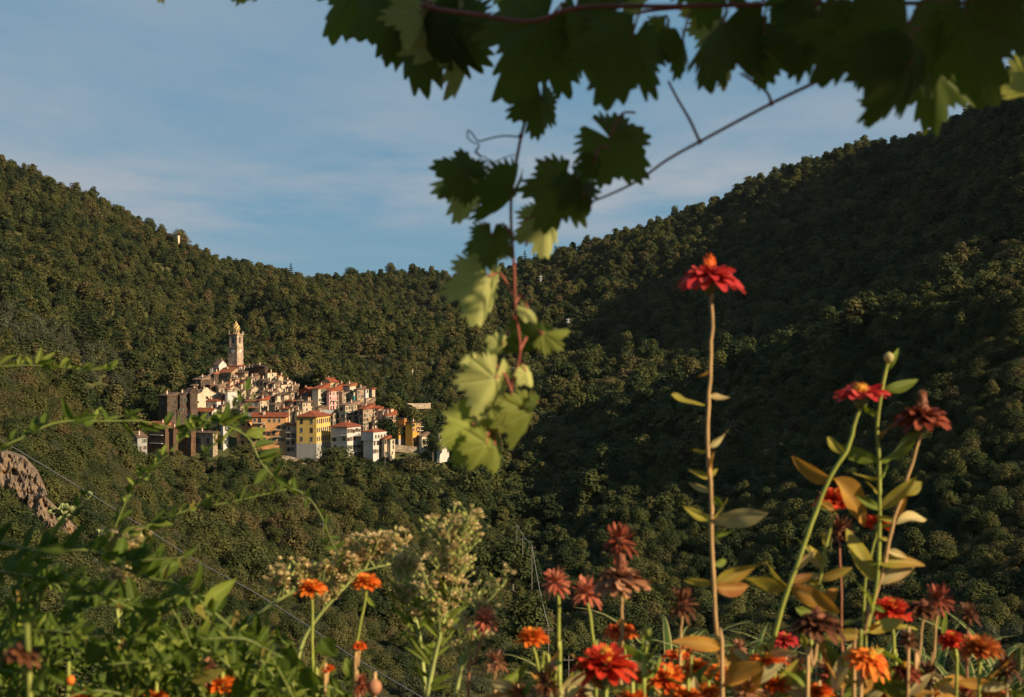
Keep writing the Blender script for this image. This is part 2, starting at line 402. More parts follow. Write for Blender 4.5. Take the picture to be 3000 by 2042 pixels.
def scatter_object(name, pts, rots, scl, which, objs):
    """one object that carries copies of the shapes at the given points"""
    me = bpy.data.meshes.new(name); me.from_pydata(pts, [], [])
    for nm, ty, val in (('rot', 'FLOAT_VECTOR', rots), ('scl', 'FLOAT_VECTOR', scl)):
        a = me.attributes.new(nm, ty, 'POINT'); a.data.foreach_set('vector', np.asarray(val, np.float32).ravel())
    a = me.attributes.new('which', 'INT', 'POINT'); a.data.foreach_set('value', np.asarray(which, np.int32))
    o = bpy.data.objects.new(name, me); COL.objects.link(o)
    ng = bpy.data.node_groups.new(name, 'GeometryNodeTree')
    ng.interface.new_socket('Geometry', in_out='INPUT', socket_type='NodeSocketGeometry'); ng.interface.new_socket('Geometry', in_out='OUTPUT', socket_type='NodeSocketGeometry')
    N, L = ng.nodes, ng.links
    gi = N.new('NodeGroupInput'); go = N.new('NodeGroupOutput')
    g2i = N.new('GeometryNodeGeometryToInstance')
    for ob in reversed(objs):
        oi = N.new('GeometryNodeObjectInfo'); oi.inputs['Object'].default_value = ob; oi.inputs['As Instance'].default_value = False
        L.new(oi.outputs['Geometry'], g2i.inputs[0])
    ip = N.new('GeometryNodeInstanceOnPoints'); ip.inputs['Pick Instance'].default_value = True
    L.new(gi.outputs[0], ip.inputs['Points']); L.new(g2i.outputs[0], ip.inputs['Instance'])
    for nm, ty, sock in (('which', 'INT', 'Instance Index'), ('rot', 'FLOAT_VECTOR', 'Rotation'), ('scl', 'FLOAT_VECTOR', 'Scale')):
        na = N.new('GeometryNodeInputNamedAttribute'); na.data_type = ty; na.inputs['Name'].default_value = nm
        if sock == 'Rotation':
            e = N.new('FunctionNodeEulerToRotation'); L.new(na.outputs[0], e.inputs[0]); L.new(e.outputs[0], ip.inputs[sock])
        else: L.new(na.outputs[0], ip.inputs[sock])
    L.new(ip.outputs[0], go.inputs[0])
    md = o.modifiers.new('scatter', 'NODES'); md.node_group = ng
    return o

EXCL = []      # photo-space patches kept clear at their own distance: (px0, px1, Y0, Y1)
def blocked(px, Y): return any(a <= px <= c and d <= Y <= e for a, c, d, e in EXCL)
gp = CY - (GZ - CAMZ) / GY[None, :] * FPX                     # photo y of every ground node
skyline = np.minimum.accumulate(gp, axis=1)
def ground_vis(px, Y):
    i = int(np.clip(np.searchsorted(GPX, px), 0, nP - 1)); j = int(np.clip(np.searchsorted(GY, Y), 1, nY - 1))
    return gp[i, j] <= skyline[i, j - 1] + 11.0 / Y * FPX
EXCL += [(-90, 70, 148, 154), (110, 250, 143, 148)]
pts, rots, scl, which = [], [], [], []
def put(px, Y, r, kind, sq=None):
    x = (px - CX) / FPX * Y
    pts.append((x, Y, H(x, Y) - 0.15 * r)); rots.append(((rng.random()-.5)*.2, (rng.random()-.5)*.2, rng.random() * 6.28))
    s = sq or (0.68 + .3 * rng.random()); scl.append((r, r, r * s)); which.append(rng.choice(BYN[kind] if Y < 400 and kind in BYN else BYK[kind]))
NT = 84000
PXS = npr.uniform(-650, 3900, NT); YS = np.sqrt(npr.uniform(62.0**2, 1720.0**2, NT))
for px, Y in zip(PXS, YS):
    if blocked(px, Y) or not ground_vis(px, Y): continue
    x = (px - CX) / FPX * Y
    n = float(vnoise(np.array(x / 45 + 500), np.array(Y / 45 + 500), 9)); u = rng.random()
    py = CY - (H(x, Y) - CAMZ) / Y * FPX
    if Y > 720 and u < 0.36: continue                              # farther crowns are larger and stand wider
    village = 350 < px < 1330 and 479 < Y < vdepth(crown(px)) + 8
    if village:
        if px > 1145 and u < .8: put(px, Y, .7 + .8 * rng.random(), 'bush', .7)
        continue
    if px < 420 and 540 < Y < 640:                                  # the olive slope
        if u < 0.8: put(px, Y, 1.9 + 1.3 * rng.random(), 'olive'); continue
    if 340 < px < 1340 and 445 < Y < 482:
        put(px, Y, .9 + 1.0 * rng.random(), 'bush', .8); continue
    if Y < 230:
        k = 'bush' if u < .55 else 'oak' if u < .9 else 'dead'; r = 1.3 + 1.5 * rng.random() ** 2
        if u < .25 and n > .6: k = 'olive'
    elif Y < 460:
        k = 'oak' if u < .46 else 'bush' if u < .8 else 'tall' if u < .93 else 'dead' if u < .98 else 'olive'; r = 1.5 + 3.1 * rng.random() ** 1.5
    else:
        k = 'oak' if u < .62 else 'tall' if u < .84 else 'bush' if u < .93 else 'pine' if (u < .97 and n > .5) else 'oak'; r = 2.3 + 4.8 * rng.random() ** 1.6
        if 1000 < px < 1560 and 540 < Y < 830:
            k = 'bush' if u < .5 else 'olive' if u < .68 else k; r = 1.4 + 2.2 * rng.random()
    put(px, Y, r, k)
# low scrub and brambles that close the ground on the nearer slopes
NS = 26000
for px, Y in zip(npr.uniform(-450, 3450, NS), np.sqrt(npr.uniform(62.0**2, 340.0**2, NS))):
    if not blocked(px, Y) and ground_vis(px, Y): put(px, Y, (.5 + .7 * rng.random()) * (1 + Y / 500), 'bush' if rng.random() < .8 else 'olive', .7)
# scrub that closes up to the walls of the lowest houses
for px, Y in zip(npr.uniform(345, 1360, 1100), npr.uniform(436, 481, 1100)): put(px, Y, .7 + 1.3 * rng.random(), 'bush' if rng.random() < .75 else 'oak', .7)
# the steep faces turned to the view carry as many trees as the gentle ones
for px, py in zip(npr.uniform(-300, 3300, 11000), npr.uniform(300, 2040, 11000)):
    Y = hit(px, py, 62.0, 1600.0)
    if Y > 1590 or (340 < px < 1340 and 440 < Y < vdepth(crown(px)) + 10): continue
    if blocked(px, Y): continue
    Y += rng.random() * 3; k = rng.choice(('oak', 'oak', 'tall', 'bush')) if Y > 300 else rng.choice(('oak', 'bush', 'bush'))
    if px < 420 and 540 < Y < 640: k = 'olive'
    put(px, Y, min(4.6, (1.0 + 1.6 * rng.random()) * (.5 + Y / 420)), k)
forest = scatter_object('forest', pts, rots, scl, which, protos)
tag(forest, 'mixed green and russet woodland covering the mountain slopes', 'woodland', kind='stuff')
print('forest trees', len(pts))
# ------------------------------------------------------------------ village materials
def plaster(name, c, var=0.16):
    c = tuple(x * .63 for x in c)
    m, nt, b = new_mat(name)
    g = nt.nodes.new('ShaderNodeNewGeometry'); oi = nt.nodes.new('ShaderNodeObjectInfo')
    mpn = nt.nodes.new('ShaderNodeMapping'); mpn.inputs['Scale'].default_value = (1, 1, 0.25); nt.links.new(g.outputs['Position'], mpn.inputs[0])
    streak = noise(nt, 1.1, mpn.outputs[0], 6, 0.65)
    d = tuple(x * (1 - 2.2 * var) * k for x, k in zip(c, (1, .95, .9))); l = tuple(min(1, x * (1 + .6 * var)) for x in c)
    col = ramp(nt, streak, [(0.32, d), (0.52, c), (0.75, l)])
    nt.links.new(col, b.inputs['Base Color']); b.inputs['Roughness'].default_value = 0.9; b.inputs['Specular IOR Level'].default_value = 0.15
    bump(nt, b, noise(nt, 9, g.outputs['Position'], 3), 0.25, 0.03)
    return m
def stone(name, c):
    c = tuple(x * .63 for x in c)
    m, nt, b = new_mat(name)
    g = nt.nodes.new('ShaderNodeNewGeometry')
    vo = nt.nodes.new('ShaderNodeTexVoronoi'); vo.inputs['Scale'].default_value = 2.6; nt.links.new(g.outputs['Position'], vo.inputs['Vector'])
    bw = nt.nodes.new('ShaderNodeRGBToBW'); nt.links.new(vo.outputs['Color'], bw.inputs[0])
    base = ramp(nt, bw.outputs[0], [(0.15, tuple(x * .55 for x in c)), (0.5, c), (0.85, tuple(min(1, x * 1.35) for x in c))])
    big = ramp(nt, noise(nt, 0.45, g.outputs['Position'], 5, .6), [(0.35, (.62, .58, .54)), (0.65, (1.1, 1.05, 1.0))])
    nt.links.new(mixc(nt, 1.0, base, big, 'MULTIPLY'), b.inputs['Base Color']); b.inputs['Roughness'].default_value = 0.95; b.inputs['Specular IOR Level'].default_value = 0.1
    bump(nt, b, vo.outputs['Distance'], 0.5, 0.06)
    return m
def tiles(name, c):
    c = tuple(x * .63 for x in c)
    m, nt, b = new_mat(name)
    g = nt.nodes.new('ShaderNodeNewGeometry'); tcn = coord(nt)
    w = nt.nodes.new('ShaderNodeTexWave'); w.inputs['Scale'].default_value = 1.6; w.inputs['Distortion'].default_value = 0.6; nt.links.new(tcn, w.inputs['Vector'])
    n = noise(nt, 1.3, g.outputs['Position'], 6, .7)
    col = ramp(nt, n, [(0.3, tuple(x * .5 for x in c)), (0.5, c), (0.72, tuple(min(1, x * 1.45 + .02) for x in c))])
    nt.links.new(col, b.inputs['Base Color']); b.inputs['Roughness'].default_value = 0.9; b.inputs['Specular IOR Level'].default_value = 0.15
    bump(nt, b, w.outputs['Fac'], 0.5, 0.08)
    return m
WALL = dict(stone=stone('rubble_stone', (.54, .41, .28)), dstone=stone('shade_dark_stone', (.14, .105, .08)), gstone=stone('grey_stone', (.56, .46, .34)), brick=stone('shade_brown_brick', (.19, .115, .075)),  # dark stone and brown brick hold the shade of the left houses in their colour
    cream=plaster('cream_plaster', (.78, .65, .46)), white=plaster('white_plaster', (.76, .71, .64), .08), tan=plaster('tan_plaster', (.70, .55, .38), .22), yellow=plaster('yellow_plaster', (.92, .61, .17), .06),
    pale=plaster('pale_yellow_plaster', (.74, .58, .28), .1), orange=plaster('orange_plaster', (.92, .47, .19), .08), salmon=plaster('salmon_plaster', (.88, .56, .37), .12), pink=plaster('pink_plaster', (.88, .48, .43), .1),
    red=plaster('vermilion_plaster', (.52, .12, .05), .1), rust=plaster('rust_plaster', (.54, .23, .06), .1), ochre=plaster('ochre_plaster', (.80, .42, .08), .1), grey=plaster('grey_plaster', (.44, .42, .38), .15),
    brown=plaster('shade_brown_render', (.16, .095, .06), .2), plinth=plaster('concrete_plinth', (.52, .49, .44), .12))  # brown render is darkened too, its colour standing for shade
ROOF = dict(red=tiles('red_roof_tiles', (.33, .09, .042)), orange=tiles('orange_roof_tiles', (.42, .15, .065)), brown=tiles('brown_roof_tiles', (.19, .12, .08)), dark=tiles('dark_roof_tiles', (.10, .07, .055)), old=tiles('weathered_roof_tiles', (.30, .19, .125)))
m_pane = flat_mat('dark_window_pane', (0.022, 0.024, 0.026), 0.25, 0.3, 3, 0.5)
m_frame = flat_mat('pale_window_frame', (.36, .32, .26), .8, .15); m_dframe = flat_mat('dark_frame', (.10, .075, .055), .8, .2)  # dark frames carry shade on the dark walls, picked at random elsewhere
m_gshut = flat_mat('green_shutter', (.045, .085, .055), .7, .2)
m_bshut = flat_mat('brown_shutter', (.15, .075, .045), .7, .2)
m_iron = flat_mat('dark_iron', (.05, .05, .052), .6, .2)
m_conc = flat_mat('pale_concrete', (.46, .43, .38), .9, .2)
m_chim = flat_mat('chimney_render', (.50, .38, .28), .9, .3)
m_cap = flat_mat('chimney_cap', (.30, .14, .09), .9, .3)

WIN = {}
def window_mesh(w, h, style, dark=False):
    key = (round(w, 1), round(h, 1), style, dark)
    if key not in WIN:
        mb = MB(); t = .14
        sm = {'plain': 1, 'green': 2, 'brown': 3, 'dark': 0}[style]
        mb.box((0, -.015, 0), (w, .03, h), 0)
        mb.box((0, -.035, -h/2 - t/2), (w + .34, .13, t), 1)
        mb.box((0, -.02, h/2 + t/2), (w + 2*t, .05, t), 1)
        for sx in (-1, 1): mb.box((sx * (w/2 + t/2), -.02, 0), (t, .05, h), 1)
        mb.box((0, -.03, 0), (.06, .03, h), 1)
        if style in ('green', 'brown'):
            for sx in (-1, 1): mb.box((sx * (w/2 + t + w*.22), -.04, 0), (w * .44, .06, h), sm)
        me = bpy.data.meshes.new('window'); me.from_pydata([tuple(v) for v in mb.v], [], [tuple(f) for f in mb.f])
        for m in (m_pane, m_dframe if dark else m_frame, m_gshut, m_bshut): me.materials.append(m)
        me.polygons.foreach_set('material_index', np.asarray(mb.m, dtype=np.int32)); WIN[key] = me
    return WIN[key]
def add_window(root, face, u, z, w=.95, h=1.35, style='plain', name='window', dark=False):
    o = bpy.data.objects.new(name, window_mesh(w, h, style, dark)); o.parent = root
    if face == 'L': o.location = (u, -0.003, z)
    else: o.location = (0.003, u, z); o.rotation_euler = (0, 0, R(90))
    COL.objects.link(o); return o
def add_balcony(root, face, u0, u1, z, depth=1.1, mat=None, rail=True):
    mb = MB(); w = u1 - u0; c = (u0 + u1) / 2
    mb.box((c, -depth/2, z), (w, depth, .16), 0)
    if rail:
        n = max(3, int(w / .35))
        for i in range(n + 1): mb.box((u0 + w*i/n, -depth + .05, z + .52), (.035, .035, .9), 1)
        mb.box((c, -depth + .05, z + .98), (w, .05, .05), 1)
        for s in (u0 + .03, u1 - .03): mb.box((s, -depth/2, z + .98), (.05, depth, .05), 1)
    o = mb.build('balcony', [mat or m_conc, m_iron], root)
    if face == 'R': o.rotation_euler = (0, 0, R(90))
    return o

def roof_mesh(kind, wl, wr, h, rise, oh=.45, th=.16):
    """closed roof over the box x -wl..0, y 0..wr at height h"""
    x0, x1, y0, y1 = -wl - oh, oh, -oh, wr + oh
    mb = MB(); z0, z1 = h + .004, h + th
    xm, ym = (x0 + x1) / 2, (y0 + y1) / 2
    lo = [(x0, y0, z0), (x1, y0, z0), (x1, y1, z0), (x0, y1, z0)]; hi = [(x0, y0, z1), (x1, y0, z1), (x1, y1, z1), (x0, y1, z1)]
    side = [(0, 1, 5, 4), (1, 2, 6, 5), (2, 3, 7, 6), (3, 0, 4, 7), (3, 2, 1, 0)]
    if kind == 'hip':
        if (x1 - x0) >= (y1 - y0): k = (y1 - y0) / 2 * .95; a, b2 = (x0 + k, ym, z1 + rise), (x1 - k, ym, z1 + rise)
        else: k = (x1 - x0) / 2 * .95; a, b2 = (xm, y0 + k, z1 + rise), (xm, y1 - k, z1 + rise)
        if (x1 - x0) >= (y1 - y0): top = [(4, 5, 9, 8), (5, 6, 9), (6, 7, 8, 9), (7, 4, 8)]
        else: top = [(4, 5, 8), (5, 6, 9, 8), (6, 7, 9), (7, 4, 8, 9)]
        mb.add([Vector(p) for p in lo + hi + [a, b2]], side + top)
    elif kind == 'gx':   # ridge along x, gable over the right face
        mb.add([Vector(p) for p in lo + hi + [(x0, ym, z1 + rise), (x1, ym, z1 + rise)]], side + [(4, 5, 9, 8), (6, 7, 8, 9), (5, 6, 9), (7, 4, 8)])
    elif kind == 'gy':   # ridge along y, gable over the left (front) face
        mb.add([Vector(p) for p in lo + hi + [(xm, y0, z1 + rise), (xm, y1, z1 + rise)]], side + [(5, 6, 9, 8), (7, 4, 8, 9), (4, 5, 8), (6, 7, 9)])
    elif kind == 'sl':   # shed, high towards the left
        mb.add([Vector(p) for p in lo + [(x0, y0, z1 + rise), (x1, y0, z1), (x1, y1, z1), (x0, y1, z1 + rise)]], side + [(4, 5, 6, 7)])
    elif kind == 'sb':   # shed, high towards the back
        mb.add([Vector(p) for p in lo + [(x0, y0, z1), (x1, y0, z1), (x1, y1, z1 + rise), (x0, y1, z1 + rise)]], side + [(4, 5, 6, 7)])
    else:                # flat slab
        mb.add([Vector(p) for p in lo + hi], side + [(4, 5, 6, 7)])
    return mb

HOUSES = 'houses of the hill village'
def house(label, xl, xc, xr, yt, yb, wall, roof, rk='hip', rise=None, alpha=14, Y=None, wl_win=None, wr_win=None, style='plain', depth=None, name='village_house', chim=1, oh=.4, plinth=None, win=(.95, 1.35), down=3.5, cat='house', group=HOUSES, zw=0.0):
    Y = Y or vdepth(yb)
    if 11 < alpha < 25 and name != 'yellow_palazzo': alpha += 9
    a = R(alpha); X0 = (xc - CX) / FPX * Y
    k = (xl - CX) / FPX; wl = (X0 - k * Y) / (math.cos(a) + k * math.sin(a))
    k = (xr - CX) / FPX; wr = (k * Y - X0) / (math.sin(a) - k * math.cos(a)) if xr > xc else (depth or 6.0)
    wr = min(max(wr, 2.5), 19.0)
    if depth and xr > xc: wr = depth
    wl = max(wl, 1.2)
    z0 = CAMZ - (yb - CY) / FPX * Y; h = (yb - yt) / FPX * Y
    root = empty(name, (X0, Y, z0), -a)
    tag(root, label, cat, group)
    rk_rise = rise if rise is not None else {'hip': .24 * min(wl, wr), 'gx': .24 * wr, 'gy': .24 * wl, 'sl': .2 * wl, 'sb': .25 * wr, 'flat': 0}[rk]
    rk_rise = min(rk_rise, 3.4)
    mb = MB(); mi = 0
    mb.box((-wl/2, wr/2, (h - down) / 2), (wl, wr, h + down), 0)
    oh_ = oh if rk != 'flat' else .15
    zt = h + .002                                                           # gable ends
    rr = rk_rise * .93
    if rk == 'gx': mb.add([Vector(p) for p in ((0, 0, zt), (0, wr, zt), (0, wr/2, zt + rr), (-wl, 0, zt), (-wl, wr, zt), (-wl, wr/2, zt + rr))], [(0, 1, 2), (5, 4, 3), (0, 2, 5, 3), (2, 1, 4, 5)])
    if rk == 'gy': mb.add([Vector(p) for p in ((-wl, 0, zt), (0, 0, zt), (-wl/2, 0, zt + rr), (-wl, wr, zt), (0, wr, zt), (-wl/2, wr, zt + rr))], [(0, 1, 2), (5, 4, 3), (1, 4, 5, 2), (3, 0, 2, 5)])
    mb.build('wall', WALL[wall], root)
    if rk in ('gx', 'gy'):                                                   # two slopes as slabs so that the gable shows
        rm = MB(); t = .15
        if rk == 'gx':
            for s in (0, 1):
                ye, ym = (-oh_, wr/2) if s == 0 else (wr + oh_, wr/2)
                ze = h - rk_rise * oh_ / (wr/2); zr = h + rk_rise
                q = [(-wl - oh_, ye, ze), (oh_, ye, ze), (oh_, ym, zr), (-wl - oh_, ym, zr)]
                rm.add([Vector(p) + Vector((0, 0, .01)) for p in q] + [Vector(p) + Vector((0, 0, t)) for p in q], [(0,1,2,3)[::-1], (4,5,6,7), (0,1,5,4), (1,2,6,5), (3,0,4,7)] if s == 0 else [(0,1,2,3), (7,6,5,4), (4,5,1,0), (5,6,2,1), (7,4,0,3)])
        else:
            for s in (0, 1):
                xe, xm = (oh_, -wl/2) if s == 0 else (-wl - oh_, -wl/2)
                ze = h - rk_rise * oh_ / (wl/2); zr = h + rk_rise
                q = [(xe, -oh_, ze), (xe, wr + oh_, ze), (xm, wr + oh_, zr), (xm, -oh_, zr)]
                rm.add([Vector(p) + Vector((0, 0, .01)) for p in q] + [Vector(p) + Vector((0, 0, t)) for p in q], [(0,1,2,3)[::-1], (4,5,6,7), (0,1,5,4), (1,2,6,5), (3,0,4,7)] if s == 0 else [(0,1,2,3), (7,6,5,4), (4,5,1,0), (5,6,2,1), (7,4,0,3)])
        ro = rm.build('roof', ROOF[roof], root)
    else:
        ro = roof_mesh(rk, wl, wr, h, rk_rise, oh_).build('roof', ROOF[roof] if roof in ROOF else WALL[roof], root)
    rs = random.Random(int(xl * 13 + yt * 7))
    for c in range(chim):
        cm = MB(); cx = -wl * (.2 + .6 * rs.random()); cy = wr * (.3 + .4 * rs.random()); cz = h + rk_rise * .45
        cm.box((cx, cy, cz + .55), (.55, .55, 1.7), 0); cm.box((cx, cy, cz + 1.45), (.75, .75, .1), 1); cm.box((cx, cy, cz + 1.62), (.45, .45, .22), 1)
        cm.build('chimney', [m_chim, m_cap], ro)
    if plinth:
        pm = MB(); pz = plinth[1]
        pm.box((-wl/2, wr/2, (pz - down) / 2 - .002), (wl + .06, wr + .06, pz + down), 0); pm.build('plinth', WALL[plinth[0]], root)
    w, hh = win
    for face, spec, L in (('L', wl_win, wl), ('R', wr_win, wr)):
        if not spec: continue
        nx, nz = spec[:2]; base = plinth[1] if plinth else (spec[2] if len(spec) > 2 else 0.0)
        skip = spec[3] if len(spec) > 3 else ()
        st = (h - base) / nz
        ww = min(w, L / nx * .55)
        for iz in range(nz):
            for ix in range(nx):
                if (ix, iz) in skip: continue
                u = L * (ix + .5) / nx
                if nx * nz > 3 and name != 'yellow_palazzo' and rs.random() < .2: continue
                jj = 0 if name == 'yellow_palazzo' else 1
                u += jj * (rs.random() - .5) * L / nx * .28; s2 = style if rs.random() < .6 or not jj else rs.choice(('plain', 'dark', 'green', 'brown'))
                add_window(root, face, (-L + u) if face == 'L' else u, base + st * (iz + .5) + jj * (rs.random() - .5) * st * .12, ww * (1 + jj * (rs.random() - .6) * .4), min(hh, st * .62) * (1 + jj * (rs.random() - .6) * .35), s2, dark=wall in ('dstone', 'brick', 'brown') or rs.random() < .35)
    root['dims'] = (wl, wr, h)
    return root

